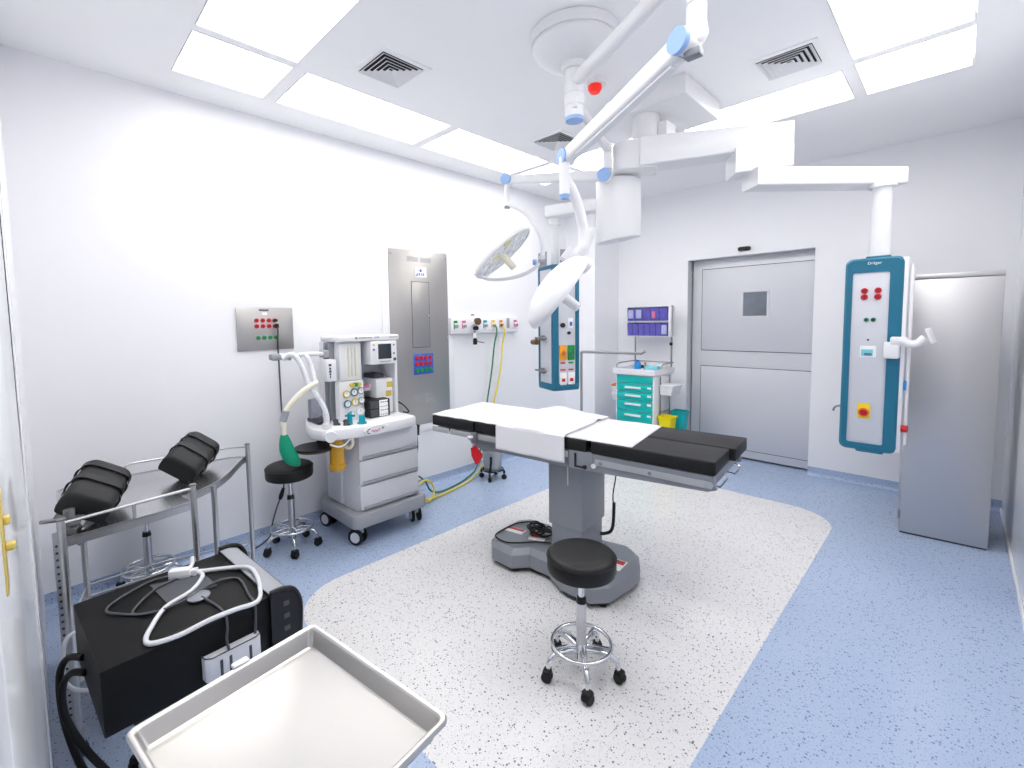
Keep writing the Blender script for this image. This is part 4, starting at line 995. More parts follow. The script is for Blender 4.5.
zt = .662
def cable(name, m, pts, r, label, cat='cable', sm=6): return tag(G().tube(pts, r, 10, sm).build(name, m), label, cat)
z = zt+.0085
t = thing('white_power_lead', 'thick white lead with a plug lying in a loop on the black unit', 'power lead', (-1.8, .3, zt))
G().tube([(-1.995, .358, z+.008), (-1.965, .385, z), (-1.924, .379, z), (-1.855, .331, z), (-1.807, .248, z), (-1.72, .198, z), (-1.66, .175, z), (-1.625, .185, z), (-1.61, .249, z), (-1.605, .33, z+.012), (-1.603, .40, z+.013), (-1.62, .475, z), (-1.706, .51, z), (-1.80, .525, z+.008), (-1.865, .518, z+.008), (-1.93, .47, z), (-1.985, .385, z), (-2.01, .352, z+.008)], .0075, 10).build('lead', 'cable_white', t)
G().tube([(-2.01, .36, z+.014), (-2.045, .375, z+.012), (-2.10, .385, z+.008), (-2.145, .40, zt-.03), (-2.165, .42, zt-.25), (-2.165, .42, .3)], .0075, 10).build('lead', 'cable_white', t)
g = G(Matrix.Translation((-2.0, .335, zt)) @ Matrix.Rotation(1.0, 4, 'Z')); g.box((-.045, -.018, 0), (.03, .018, .034), .007).box((.03, -.012, .004), (.05, .012, .028), .004); g.build('plug', 'white_plastic', t)
t = thing('return_pad', 'flat grey electrode pad with a round connector lying on the black unit', 'electrode pad', (-1.9, .32, zt))
G().prism([(-2.015, .235), (-1.955, .392), (-1.835, .408), (-1.835, .258)], zt+.0005, zt+.005).build('pad', 'cable_grey', t)
g = G(); g.lathe([(0, zt+.004), (.033, zt+.004), (.035, zt+.010), (.03, zt+.0125), (0, zt+.0125)], (-1.80, .342, 0), n=22); g.build('connector_disc', 'grey_metal', t)
z = zt+.0048
cable('thin_lead', 'cable_grey', [(-2.005, .315, z+.006), (-2.044, .251, z), (-2.009, .172, z), (-1.964, .118, z), (-1.925, .108, z), (-1.89, .128, z), (-1.834, .176, z), (-1.812, .222, z)], .0042, 'thin grey lead in an open bend at the near end of the black unit')
cable('thin_lead', 'cable_grey', [(-1.985, .312, z+.005), (-1.961, .243, z+.004), (-1.889, .18, z), (-1.845, .169, z), (-1.798, .215, z+.006), (-1.80, .29, z+.006), (-1.853, .404, z+.005), (-1.846, .463, z), (-1.798, .477, z), (-1.694, .468, z), (-1.655, .468, z), (-1.632, .468, z-.003), (-1.62, .466, zt-.04), (-1.615, .46, zt-.10), (-1.613, .45, .49)], .0042, 'thin grey lead crossing the electrode pad and hanging over the side of the unit')
cable('thin_lead', 'cable_grey', [(-1.783, .348, z+.006), (-1.71, .37, z), (-1.65, .378, z), (-1.617, .378, z-.001), (-1.607, .378, zt-.03), (-1.60, .372, .60), (-1.592, .375, .569)], .0042, 'thin grey lead running from the round connector down to the white socket strip')
cable('black_mains_cable', 'rubber', [U(-.30, -.002, .56), U(-.36, -.03, .545), U(-.385, -.05, .50), U(-.395, -.055, .40), U(-.39, -.045, .28), U(-.35, -.02, .16), U(-.28, .02, .07), U(-.16, .05, .012)], .0105, 'thick black cable hanging from the near end of the unit, left one of the pair')
cable('black_mains_cable', 'rubber', [U(-.27, -.002, .525), U(-.335, -.03, .505), U(-.37, -.05, .45), U(-.365, -.05, .36), U(-.33, -.02, .26), U(-.26, .03, .17), U(-.18, .08, .1), U(-.1, .12, .02)], .0105, 'thick black cable hanging from the near end of the unit, sweeping right under the tray')
cable('clear_tube', 'hose_white', [(-2.12, .40, .3), (-2.2, .2, .45), (-2.2, .03, .50), (-2.195, -.005, .42), (-2.18, .0, .33), (-2.16, .05, .29), (-2.1, .15, .3)], .007, 'pale tube looping beside the near leg of the steel trolley', 'tube')

# ------------------------------------------------------------------ instrument tray on its stand
L_, T_, R_ = Vector((-.987, .064)), Vector((-1.033, .422)), Vector((-.604, .482)); B_ = L_+R_-T_
TYA = atan2(*( (R_-T_).yx )); w_, d_ = (R_-T_).length, (T_-L_).length
cen = (L_+R_)/2
TT = Matrix.Translation((cen.x, cen.y, 0)) @ Matrix.Rotation(TYA, 4, 'Z')
t = thing('instrument_stand', 'shallow steel instrument tray on a wheeled stand in the foreground', 'instrument stand', (cen.x, cen.y, 0), TYA)
a, b, zt2 = w_/2, d_/2, .90
rr_ = lambda i, z, r: [(x, y, z) for x, y in rrect(-a+i, a-i, -b+i, b-i, r, 4)]
g = G(); g.loft([rr_(.024, zt2-.036, .008), rr_(.021, zt2-.034, .01), rr_(.012, zt2-.004, .012), rr_(.010, zt2-.0005, .012), rr_(.007, zt2+.001, .013), rr_(.002, zt2+.001, .014), rr_(0., zt2-.002, .014), rr_(.0, zt2-.008, .014), rr_(.004, zt2-.010, .013), rr_(.010, zt2-.008, .012), rr_(.019, zt2-.037, .01), rr_(.025, zt2-.039, .008)])
g.build('tray', 'steel_tray', t, local=True)
g = G(); g.box((-a-.012, .0, zt2-.003), (-a+.006, .032, zt2+.006), .003).box((-a-.014, .008, zt2-.022), (-a-.002, .024, zt2+.0), .003); g.build('edge_clip', 'white_enamel', t, **K)
g = G(); g.tube([(a-.05, -b+.02, zt2-.048), (-a+.06, -b+.02, zt2-.048), (-a+.03, -b+.05, zt2-.048), (-a+.03, b-.05, zt2-.048), (-a+.06, b-.02, zt2-.048), (a-.05, b-.02, zt2-.048)], .008, 8, 2).tube([(-a+.03, 0, zt2-.048), (a, 0, zt2-.048)], .01, 8, 0); g.build('support_frame', 'chrome', t, **K)
G().cyl((a-.02, 0, .1), (a-.02, 0, zt2-.045), .014).build('post', 'chrome', t, **K)
G().cyl((a-.02, 0, .5), (a-.02, 0, .54), .022).build('collar', 'black', t, **K)
for s_ in (-1, 1):
    G().tube([(a-.02, 0, .1), (a-.04, s_*.12, .08), (a-.2, s_*.15, .07), (a-.38, s_*.15, .07)], .012, 8).build('leg', 'chrome', t, **K)
    for x in (a-.06, a-.37):
        g = G(Matrix.Translation((x, s_*.15, .028)) @ Matrix.Rotation(pi/2, 4, 'X')); g.lathe([(0, -.01), (.025, -.01), (.028, 0), (.025, .01), (0, .01)], n=16); g.cyl((0, .028, 0), (0, .045, 0), .01, n=8); g.build('castor', 'rubber', t, **K)

# ------------------------------------------------------------------ ceiling pendant, right (with its ceiling box and two booms)
hub = Vector((-1.545, 3.03))
t = thing('ceiling_pendant', 'tall blue framed supply pendant with a maker name, hung from two white booms', 'ceiling pendant', (-1.5, 3.17, ZC))
G().box((-1.785, 2.892, 2.96), (-1.22, 3.455, ZC-.012), .004).box((-1.77, 2.9, ZC-.013), (-1.23, 3.445, ZC)).build('ceiling_box', 'white_enamel', t)
G().box((-1.455, 3.02, 2.80), (-1.395, 3.16, 2.895), .004).build('column_box', 'white_enamel', t)
G().cyl((hub.x, hub.y, 2.78), (hub.x, hub.y, 2.965), .088, n=32).build('column', 'white_enamel', t)
dv = Vector((.766, .483)).normalized(); pv = Vector((-dv.y, dv.x))
def beam(p0, p1, w, zt0, zb0, zt1, zb1, name, m='white_enamel', bev=.012, round0=False):
    d = (Vector(p1)-Vector(p0)).normalized(); p = Vector((-d.y, d.x))
    rings = []
    for q, zt_, zb_ in ((Vector(p0), zt0, zb0), (Vector(p1), zt1, zb1)):
        c2 = rrect(-w/2, w/2, zb_, zt_, bev, 3); rings.append([(q.x+p.x*u, q.y+p.y*u, z) for u, z in c2])
    return G().loft(rings).build(name, m, t)
nf0, nf1 = Vector((-1.524, 2.915)), Vector((-.76, 3.398))
bw = .20
beam(nf0+pv*bw/2-dv*.0, nf1+pv*bw/2, bw, 2.80, 2.61, 2.803, 2.663, 'upper_boom')
# rounded hub end of the boom
T = Matrix.Translation((hub.x-.02, hub.y, 0)); g = G(T)
P = rrect(-.2, .10, -.105, .105, .09, 6); g.T = T @ Matrix.Rotation(atan2(dv.y, dv.x), 4, 'Z'); g.prism(P, 2.60, 2.795, .012); g.build('boom_hub', 'white_enamel', t)
q0, q1 = Vector((-1.027, 3.2)), Vector((-.758, 3.398))
dq = (q1-q0).normalized(); pq = Vector((-dq.y, dq.x))
beam(q0+pq*.095, q1+pq*.095, .19, 2.66, 2.505, 2.665, 2.535, 'boom_bracket', bev=.006)
f0, f1 = Vector((-.905, 3.225)), Vector((-.262, 3.945)); d2v = (f1-f0).normalized(); p2v = Vector((-d2v.y, d2v.x))
beam(f0+p2v*.085, f1+p2v*.085, .17, 2.523, 2.41, 2.523, 2.42, 'lower_boom', bev=.01)
c = f0+p2v*.1+d2v*.1
G().cyl((c.x, c.y, 2.515), (c.x, c.y, 2.545), .075, n=28).build('boom_pivot', 'white_enamel', t)
px, py = -.372, 3.84
G().cyl((px, py, 2.395), (px, py, 2.425), .07, n=28).build('tube_flange', 'white_enamel', t)
G().cyl((px, py, 1.95), (px, py, 2.40), .05, n=28).build('drop_tube', 'white_enamel', t)
Yf = 3.72
hx0, hx1, hz0, hz1 = -.527, -.241, .738, 1.955
G().box((hx0+.012, Yf+.012, hz0+.012), (hx1+.018, 3.965, hz1-.01), .01).build('housing', 'white_plastic', t)
fr = G(Matrix.Translation((0, Yf+.045, 0)) @ Matrix.Rotation(pi/2, 4, 'X'))
ro = rrect(hx0, hx1, hz0, hz1, .04, 6); ri = rrect(hx0+.04, hx1-.066, hz0+.047, hz1-.09, .012, 6)
ro2 = rrect(hx0+.012, hx1-.012, hz0+.012, hz1-.012, .034, 6)
fr.loft([[(x, z, .0) for x, z in ro], [(x, z, .03) for x, z in ro], [(x, z, .045) for x, z in ro2], [(x, z, .045) for x, z in ri], [(x, z, .03) for x, z in ri], [(x, z, .0) for x, z in ri]], False, False)
fr.build('frame', 'teal', t)
G().box((hx0+.036, Yf+.006, hz0+.043), (hx1-.062, Yf+.03, hz1-.086), .003).build('front_panel', 'panel_grey', t)
G().box((-.44, Yf+.002, hz0-.012), (-.30, Yf+.05, hz0+.01), .01).build('bottom_grip', 'teal', t)
G().box((-.43, Yf+.03, hz1-.003), (-.31, Yf+.2, hz1+.012), .004).build('top_collar', 'teal', t)
T = FY((0, Yf+.006, 0))
for x in (-.4265, -.3605):
    for zz in (1.752, 1.713):
        o = dot(G(), T, x, zz, .0185, .012, 16).build('red_socket', 'red', t); dot(G(), T, x, zz, .011, .0135, 12).build('socket_hole', 'darkred', o)
for x in (-.412, -.378):
    o = dot(G(), T, x, 1.571, .0135, .008, 14).build('ground_pin', 'hose_green', t); dot(G(), T, x, 1.571, .007, .0095, 10).build('pin_hole', 'black', o)
dot(G(), T, -.399, 1.445, .006, .004, 10).build('indicator', 'black', t)
g = G(T); g.box((-.437, 1.335, -.001), (-.357, 1.408, .003), .001); o = g.build('display_label', 'white_label', t)
g = G(T); g.box((-.43, 1.343, .003), (-.372, 1.385, .0036)); g.build('display_print', 'aqua_box', o)
g = G(T); g.box((-.415, 1.348, .0036), (-.378, 1.362, .0042)); g.build('display_bars', 'ring_blue', o)
g = G(T); g.prism(rrect(-.437, -.372, .945, 1.04, .012), -.001, .006, .002); o = g.build('switch_plate', 'yellow', t)
g = G(T); g.cyl((-.4045, .985, .004), (-.4045, .985, .02), .019, n=18).box((-.4095, .968, .018), (-.3995, 1.002, .028), .002); g.build('rotary_switch', 'red', o)
g = G(T); g.cyl((-.4045, .985, .003), (-.4045, .985, .008), .028, n=20); g.build('switch_ring', 'orange_lid', o)
text('lettering', 'Dräger', .024, 'white_label', t, FY((-.382, Yf-.0008, 1.921)))
# white mounting arm on the right, side rail, red and blue outlets
g = G(); g.box((-.32, 3.665, 1.335), (-.245, 3.735, 1.435), .01); g.build('arm_mount', 'white_enamel', t)
g = G(); g.tube([(-.26, 3.69, 1.42), (-.235, 3.68, 1.445), (-.20, 3.68, 1.425), (-.165, 3.68, 1.43), (-.135, 3.68, 1.465)], .024, 12).box((-.29, 3.66, 1.42), (-.21, 3.70, 1.468), .01).build('folding_arm', 'white_enamel', t)
g = G(frame((-.118, 3.68, 1.475), (.35, 0, -1), (.9, -.25, .3))); g.prism(rrect(-.045, .045, -.035, .035, .008), 0, .012, .003); g.build('mounting_plate', 'white_enamel', t)
G().box((-.215, 3.75, .80), (-.200, 3.80, 1.90), .004).build('side_rail', 'white_enamel', t)
G().cyl((-.222, 3.74, .905), (-.196, 3.735, .905), .022, n=14).build('red_outlet', 'red', t)
G().box((-.222, 3.735, 1.14), (-.21, 3.765, 1.20), .004).build('blue_outlet', 'blue_item', t)
G().tube([(-.50, 3.80, 1.0), (-.545, 3.79, 1.0), (-.565, 3.785, .985), (-.57, 3.785, .965)], .007).build('side_hook', 'clampgrey', t)

# ------------------------------------------------------------------ ceiling pendant, left
t = thing('ceiling_pendant', 'smaller supply pendant with petrol blue edges behind the lamps near the far corner', 'ceiling pendant', (-1.75, 3.02, 2.6))
cc = Vector((-1.752, 3.035))
ang = math.atan2(.70, .71)
def teardrop(k, z, sl=0.):
    P = []
    for q in range(36):
        a_ = 2*pi*q/36; x = .158*cos(a_); y = .13*sin(a_)
        X_ = cc.x+k*(x*cos(ang)-y*sin(ang)); Y_ = cc.y+k*(x*sin(ang)+y*cos(ang))
        P.append((X_, Y_, z+sl*cos(a_)))
    return P
g = G(); g.loft([teardrop(.9, 2.165, .022), teardrop(.97, 2.168, .022), teardrop(1, 2.18, .02), teardrop(1, 2.57), teardrop(.97, 2.585), teardrop(.9, 2.588)]); g.build('drive_housing', 'white_enamel', t)
G().cyl((cc.x, cc.y, 2.585), (cc.x, cc.y, 2.61), .06).build('pivot', 'grey_light', t)
G().cyl((cc.x+.12, cc.y+.1, 2.635), (cc.x+.19, cc.y+.175, 2.63), .018, n=14).build('brake_pin', 'white_enamel', t)
e0, e1 = Vector((-1.72, 3.02)), Vector((-2.275, 2.885))
def beam2(p0, p1, w, z0_, z1_, name):
    d = (p1-p0).normalized(); p = Vector((-d.y, d.x)); R_2 = []
    for q in (p0, p1): R_2.append([(q.x+p.x*u, q.y+p.y*u, z) for u, z in rrect(-w/2, w/2, z0_, z1_, .014, 3)])
    return G().loft(R_2).build(name, 'white_enamel', t)
beam2(e0, e1, .11, 2.385, 2.475, 'boom')
G().cyl((-2.232, 2.92, 2.335), (-2.232, 2.92, 2.39), .045, .05, 24).build('tube_flange', 'white_enamel', t)
G().cyl((-2.232, 2.92, 2.02), (-2.232, 2.92, 2.34), .03, n=20).build('drop_tube', 'white_enamel', t)
HA = radians(67.2)
HT = Matrix.Translation((-2.225, 2.95, 0)) @ Matrix.Rotation(HA, 4, 'Z')
hw, hd, z0, z1 = .112, .115, 1.055, 2.0
g = G(HT); g.box((-hw, -hd, z0+.05), (hw, hd, z1), .004); g.build('housing', 'panel_grey', t)
g = G(HT)
for x0, x1 in ((-hw-.004, -hw+.045), (hw-.03, hw+.004)): g.box((x0, -hd-.008, z0+.02), (x1, -hd+.03, z1+.01), .006)
g.box((-hw-.004, hd-.02, z0+.02), (-hw+.004, hd+.008, z1+.005), .003)
g.build('corner_strip', 'teal', t)
g = G(HT); g.prism(rrect(-hw-.006, hw+.006, -hd-.01, hd+.01, .02), z0, z0+.055, .008); g.build('bottom_cap', 'teal', t)
g = G(HT); g.prism(rrect(-hw-.006, hw+.006, -hd-.01, hd+.01, .02), z1-.01, z1+.02, .006); g.build('top_cap', 'teal', t)
g = G(HT); g.box((-.03, -.09, z1+.02), (.03, -.08, z1+.14)).box((-hw, .0, z1+.02), (-hw+.012, .12, z1+.13)); g.build('mounting_plate', 'grey_mid', t)
T = HT @ frame((0, -hd, 0), (1, 0, 0), (0, -1, 0))
g = G(T); g.cyl((-.035, 1.56, 0), (-.035, 1.56, .02), .018, n=14).cyl((.022, 1.50, 0), (.022, 1.50, .015), .012, n=12); g.build('black_outlet', 'black', t)
g = G(T); g.box((.015, 1.535, 0), (.062, 1.615, .008), .003); o = g.build('white_outlet', 'white_label', t)
g = G(T); g.box((.028, 1.555, .008), (.048, 1.585, .012)); g.build('outlet_slot', 'blue_label', o)
for x, m, m2 in ((-.03, 'amber', 'orange_lid'), (.042, 'green', 'hose_green')):
    g = G(T); g.box((x-.03, 1.29, 0), (x+.03, 1.405, .01), .003); o = g.build('outlet_plate', m, t)
    g = G(T); g.cyl((x, 1.345, .01), (x, 1.345, .024), .016, n=14); g.build('outlet_valve', m2, o)
    g = G(T); g.box((x-.022, 1.262, 0), (x+.022, 1.276, .001)); g.build('outlet_caption', 'red' if m == 'amber' else 'green', t)
    g = G(T); g.box((x-.03, 1.095, 0), (x+.03, 1.195, .01), .003); o = g.build('power_socket', 'white_label', t)
    g = G(T); g.box((x-.014, 1.125, .01), (x+.014, 1.15, .013)); g.build('socket_switch', 'red', o)
    g = G(T); g.box((x-.022, 1.21, 0), (x+.022, 1.222, .001)); g.build('socket_caption', 'red', t)
T = HT @ frame((-hw, 0, 0), (0, -1, 0), (-1, 0, 0))
for zz in (1.46, 1.20):
    g = G(T); g.cyl((.03, zz, .02), (-.14, zz, .02), .009, n=10).box((-.05, zz-.02, 0), (-.02, zz+.02, .03), .004); g.build('rail_bracket', 'clampgrey', t)
g = G(T); g.cyl((-.17, 1.425, .03), (-.10, 1.425, .03), .022, n=12).cyl((-.12, 1.425, .03), (-.12, 1.46, .02), .01); g.build('brass_coupling', 'bronze', t)

# ------------------------------------------------------------------ surgical lamps
S = Vector((-1.48, 2.11))
t = thing('surgical_lamp', 'front surgical lamp seen from behind, hung from the domed ceiling mount above the table', 'surgical lamp', (S.x, S.y, ZC))
g = G(Matrix.Translation((S.x, S.y, 0))); g.lathe([(0, ZC), (.222, ZC), (.23, ZC-.006), (.23, ZC-.05), (.227, ZC-.056), (0, ZC-.056)], n=48); cm = g.build('ceiling_mount', 'white_enamel', t)
g = G(Matrix.Translation((S.x, S.y, 0))); g.lathe([(0, ZC-.057), (.218, ZC-.057), (.22, ZC-.07), (.205, ZC-.095), (.17, ZC-.122), (.12, ZC-.142), (.075, ZC-.15), (0, ZC-.152)], n=48); g.build('dome', 'white_enamel', cm)
g = G(Matrix.Translation((S.x, S.y, 0))); g.lathe([(0, 2.945), (.066, 2.945), (.07, 2.935), (.07, 2.915), (.064, 2.908), (0, 2.908)], n=28); g.build('collar', 'white_enamel', t)
G().cyl((S.x, S.y, 2.67), (S.x, S.y, 2.915), .05, n=28).build('shaft', 'white_enamel', t)
G().cyl((S.x, S.y, 2.785), (S.x, S.y, 2.79), .0515, n=28).build('shaft_joint', 'grey_light', t)
g = G(); g.box((S.x+.02, S.y-.052, 2.70), (S.x+.045, S.y-.03, 2.76), .004); g.build('lock_cover', 'white_plastic', t)
G().cyl((S.x, S.y, 2.652), (S.x, S.y, 2.67), .047, n=28).build('end_cap', 'sky_blue', t)
E1 = Vector((-.69, 1.716, 2.852)); 
G().tube([(S.x, S.y, 2.852), tuple(E1)], .034, 16, 0).build('arm', 'white_enamel', t)
G().cyl(E1+Vector((0, 0, .04)), E1+Vector((0, 0, -.16)), .033, n=24).build('drop_tube', 'white_enamel', t)
J1 = Vector((-.715, 1.69, 2.563)); J2 = Vector((-1.408, 1.943, 2.411))
dJ = (J2-J1).normalized()
g = G(); g.tube([tuple(E1+Vector((0, 0, -.165))), tuple(E1+Vector((-.0, .0, -.23))), tuple(J1+Vector((.03, .02, .02))), tuple(J1)], [.034, .035, .036, .036], 16, 4); g.build('elbow', 'white_enamel', t)
side = dJ.cross(Vector((0, 0, 1))).normalized()
if side.dot(Vector((0, 0, 1.6))-J1) < 0 and side.y > 0: side = -side
toc = Vector((-J1.x, -J1.y, 0)).normalized()
side = (side if side.dot(toc) > 0 else -side)
def joint(p, r, h, ax=None):
    ax = ax or side
    G().cyl(p-ax*h*.5, p+ax*h*.35, r*.96, n=28).build('joint', 'white_enamel', t)
    G().cyl(p+ax*h*.35, p+ax*h*.62, r, r*.97, 28).build('joint_cap', 'sky_blue', t)
joint(J1, .045, .075)
G().box(tuple(J1+Vector((.0, -.02, -.06))), tuple(J1+Vector((.055, .02, -.035))), .004).build('stop_block', 'grey_metal', t)
def bar(p, q, w0, h0, w1, h1, name, ax):
    d = (q-p).normalized(); up = ax.cross(d).normalized(); R_3 = []
    for c3, w, h in ((p, w0, h0), (q, w1, h1)): R_3.append([c3+ax*x+up*y for x, y in rrect(-w/2, w/2, -h/2, h/2, min(w, h)*.3, 4)])
    return G().loft(R_3).build(name, 'white_enamel', t)
bar(J1+dJ*.02, J2-dJ*.0, .07, .085, .06, .072, 'spring_arm', side)
bar(J1+dJ*.05-Vector((0, 0, .045)), J2-dJ*.1-Vector((0, 0, .038)), .035, .012, .035, .012, 'arm_underside', side)
joint(J2, .038, .062)
K2 = Vector((J2.x-.006, J2.y-.012, 0))
G().cyl((K2.x, K2.y, 2.405), (K2.x, K2.y, 2.225), .027, .026, 22).build('link', 'white_enamel', t)
G().cyl((K2.x, K2.y, 2.205), (K2.x, K2.y, 2.225), .02, .027, 20).build('link_cap', 'sky_blue', t)
n1 = Vector((.537, .584, -.609)).normalized()
c1 = Vector((-1.532, 2.005, 1.758))
def lamp_head(c, n, dia, up):
    z = n; x = (up-z*up.dot(z)).normalized(); y = z.cross(x)
    Tm = Matrix((x, y, z)).transposed().to_4x4(); Tm.translation = c; r = dia/2
    hd = G(Tm).lathe([(0, -.085), (r*.30, -.082), (r*.55, -.068), (r*.78, -.043), (r*.93, -.016), (r*.99, .012), (r, .026), (r*.985, .036), (r*.93, .038), (r*.915, .03), (0, .03)], n=56).build('lamp_head', 'white_enamel', t)
    G(Tm).lathe([(0, .028), (r*.9, .028), (r*.88, .0335), (0, .0335)], n=48).build('lamp_face', 'lampface', hd)
    k = 0
    for rad, cnt, rr2 in ((.0, 1, .13), (.42, 6, .125), (.735, 11, .12)):
        for q in range(cnt):
            a_ = 2*pi*q/cnt+.3*rad
            G(Tm @ Matrix.Translation((r*rad*cos(a_), r*rad*sin(a_), .033))).lathe([(0, 0), (r*rr2, 0), (r*rr2, .006), (r*rr2*.85, .008), (0, .006)], n=18).build('lens_ring', 'lens_ring', hd) if 0 else None
            l = G(Tm @ Matrix.Translation((r*rad*cos(a_), r*rad*sin(a_), .033))).lathe([(0, 0), (r*rr2, 0), (r*rr2*1.02, .005), (r*rr2*.86, .009), (r*rr2*.8, .004), (0, .007)], n=18).build('lens', 'lens_warm' if k in (3, 9) else 'lens', hd); k += 1
    return hd, Tm, r
hd, Tm, r = lamp_head(c1, n1, .47, Vector((.387, .478, .788)))
P3 = lambda x, y, z: Tm @ Vector((x, y, z))
G(Tm).cyl((0, 0, .03), (0, 0, .15), .028, .026, 20).cyl((0, 0, .15), (0, 0, .158), .026, .02, 20).build('handle', 'white_plastic', t)
# yoke from the link to the hub at the upper rim of the head
hubp = P3(r*.88, 0, -.02)
G().tube([(K2.x, K2.y, 2.33), (-1.428, 1.96, 2.31), (-1.42, 2.0, 2.265), (-1.413, 2.045, 2.19), (-1.405, 2.07, 2.11), (-1.40, 2.08, 2.03), (-1.408, 2.07, 1.96), tuple(hubp+Vector((.0, .0, .02)))], .027, 16).build('yoke', 'white_enamel', t)
ax1 = (Tm.to_3x3() @ Vector((0, 0, 1))).normalized()
G().cyl(hubp-ax1*.03, hubp+ax1*.09, .048, .042, 26).build('tilt_hub', 'white_enamel', t)
G().cyl(hubp+ax1*.09, hubp+ax1*.095, .034, .03, 20).build('tilt_cap', 'grey_light', t)
G().tube([tuple(hubp+ax1*.045), tuple(hubp+Vector((.035, .045, .06))), tuple(hubp+Vector((.062, .075, .15)))], .024, 14).build('positioning_handle', 'white_enamel', t)
g = G(Tm); g.box((r*.66, -.03, -.085), (r*.97, .03, -.02), .01); g.build('hub_bracket', 'grey_light', t)

t = thing('surgical_lamp', 'rear surgical lamp with its lens face showing, left of the front lamp', 'surgical lamp', (S.x, S.y, 2.7))
A2 = Vector((-1.735, 2.86, 2.757)); J3 = Vector((-1.745, 2.842, 2.58)); J4 = Vector((-2.42, 2.584, 2.652))
prof = [(.0512, 2.725), (.055, 2.728), (.055, 2.782), (.0512, 2.785)]
R_4 = [[(S.x+r_*cos(2*pi*k/28), S.y+r_*sin(2*pi*k/28), z) for k in range(28)] for r_, z in prof]
G().loft(R_4+[R_4[0]], False, False).build('swivel_ring', 'white_enamel', t)
dA = (A2-Vector((S.x, S.y, A2.z))).normalized()*.056
G().tube([(S.x+dA.x, S.y+dA.y, 2.757), tuple(A2)], .03, 14, 0).build('arm', 'white_enamel', t)
G().cyl(A2+Vector((0, 0, .035)), A2+Vector((0, 0, -.13)), .032, n=22).build('drop_tube', 'white_enamel', t)
dJ2 = (J4-J3).normalized(); side = dJ2.cross(Vector((0, 0, 1))).normalized(); side = side if side.dot(Vector((1.7, -2.8, 0))) > 0 else -side
joint(J3, .045, .07); joint(J4, .04, .065)
bar(J3, J4, .05, .075, .045, .06, 'spring_arm', side)
K4 = J4+Vector((-.0, -.0, 0))
G().cyl((K4.x+.008, K4.y-.01, 2.65), (K4.x+.008, K4.y-.01, 2.455), .02, n=18).build('link', 'white_enamel', t)
G().cyl((K4.x+.008, K4.y-.01, 2.44), (K4.x+.008, K4.y-.01, 2.455), .022, n=18).build('link_cap', 'grey_metal', t)
G().tube([(K4.x+.008, K4.y-.01, 2.472), (-2.36, 2.56, 2.455), (-2.282, 2.626, 2.399), (-2.225, 2.675, 2.30), (-2.19, 2.70, 2.21), (-2.18, 2.705, 2.12), (-2.185, 2.70, 2.045)], [.016, .018, .019, .019, .018, .017, .017], 14).build('yoke', 'white_enamel', t)
G().cyl((-2.185, 2.70, 2.03), (-2.185, 2.70, 2.075), .024, n=18).build('yoke_end', 'grey_light', t)
n2 = Vector((.552, .371, -.747)).normalized(); c2 = Vector((-2.325, 2.405, 2.10))
hd, Tm, r = lamp_head(c2, n2, .51, Vector((.481, .561, .673)))
P3 = lambda x, y, z: Tm @ Vector((x, y, z))
lo = P3(-r*.97, 0, .0)
G().tube([(-2.19, 2.685, 2.035), (-2.20, 2.64, 1.985), (-2.245, 2.56, 1.935), (-2.32, 2.47, 1.905), (-2.40, 2.37, 1.90), tuple(lo+Vector((.02, .02, -.015))), tuple(lo)], [.012, .013, .013, .012, .011, .01, .01], 12).build('bail', 'grey_light', t)
G().cyl((-2.20, 2.675, 2.03), (-2.165, 2.71, 2.03), .022, n=16).build('bail_pivot', 'grey_mid', t)
G().cyl((-2.235, 2.66, 2.03), (-2.215, 2.67, 2.03), .022, n=16).build('pivot_cap', 'sky_blue', t)
G(Tm).cyl((-.01, 0, .03), (-.01, 0, .16), .028, .024, 18).build('handle', 'cream', t)

for n_ in ('gas_outlet_rail', 'suction_regulator', 'gas_hose', 'gas_hose.001'): bpy.data.objects[n_].location.y -= .025

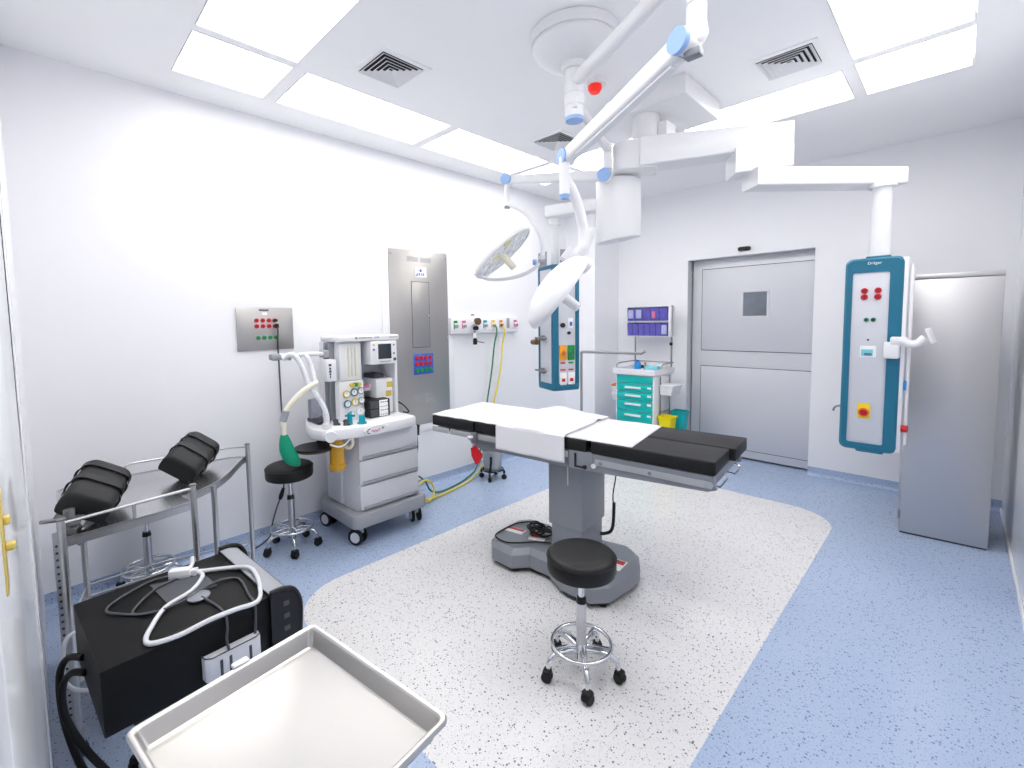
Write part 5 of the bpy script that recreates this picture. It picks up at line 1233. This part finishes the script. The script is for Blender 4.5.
# fire detector
t = thing('smoke_detector', 'round white ceiling detector with a red lamp behind the lamp shaft', 'detector', (-1.655, 2.60, ZC))
g = G(Matrix.Translation((-1.655, 2.60, 0))); g.lathe([(0, ZC), (.062, ZC), (.064, ZC-.012), (.058, ZC-.03), (.04, ZC-.04), (0, ZC-.041)], n=30); g.build('detector_body', 'white_enamel', t)
g = G(Matrix.Translation((-1.655, 2.58, 0))); g.lathe([(0, ZC-.038), (.043, ZC-.038), (.042, ZC-.06), (.028, ZC-.08), (0, ZC-.082)], n=26); g.build('red_lamp', mat('red_beacon', (236, 40, 20), .3, emit=(255, 40, 10), estr=.25), t)  # plain red cap, no lamp; a faint glow is added to brighten its colour

# ------------------------------------------------------------------ camera, world, view
cam = bpy.data.cameras.new('camera'); co = bpy.data.objects.new('camera', cam); COL.objects.link(co)
yaw, pitch, roll, F_, CX, CY = -7.94771220e-01, 7.37629272e-02, -1.57980403e-02, 460.782, 489.823, 355.173
cy_, sy_, cp, sp_ = cos(yaw), sin(yaw), cos(pitch), sin(pitch)
fwd = Vector((sy_*cp, cy_*cp, -sp_)); right = Vector((cy_, -sy_, 0)); up = right.cross(fwd)
cr, sr_ = cos(roll), sin(roll)
r2 = right*cr+up*sr_; u2 = -right*sr_+up*cr
Mx = Matrix((r2, u2, -fwd)).transposed().to_4x4(); Mx.translation = (0, 0, 1.6)
co.matrix_world = Mx
cam.sensor_fit = 'HORIZONTAL'; cam.sensor_width = 36; cam.lens = F_/1024*36
cam.shift_x = (512-CX)/1024; cam.shift_y = (CY-384)/1024
cam.clip_start = .02; cam.clip_end = 60
SC.camera = co
w = bpy.data.worlds.new('world'); SC.world = w; w.use_nodes = True
w.node_tree.nodes['Background'].inputs[0].default_value = (.9, .93, 1, 1); w.node_tree.nodes['Background'].inputs[1].default_value = .3
SC.view_settings.view_transform = 'Standard'; SC.view_settings.look = 'None'; SC.view_settings.gamma = 1; SC.view_settings.use_curve_mapping = False
SC.view_settings.exposure = .37
SC.cycles.max_bounces = 12; SC.cycles.diffuse_bounces = 8; SC.cycles.glossy_bounces = 5; SC.cycles.transmission_bounces = 8
SC.cycles.caustics_reflective = False; SC.cycles.caustics_refractive = False
SC.cycles.use_denoising = True
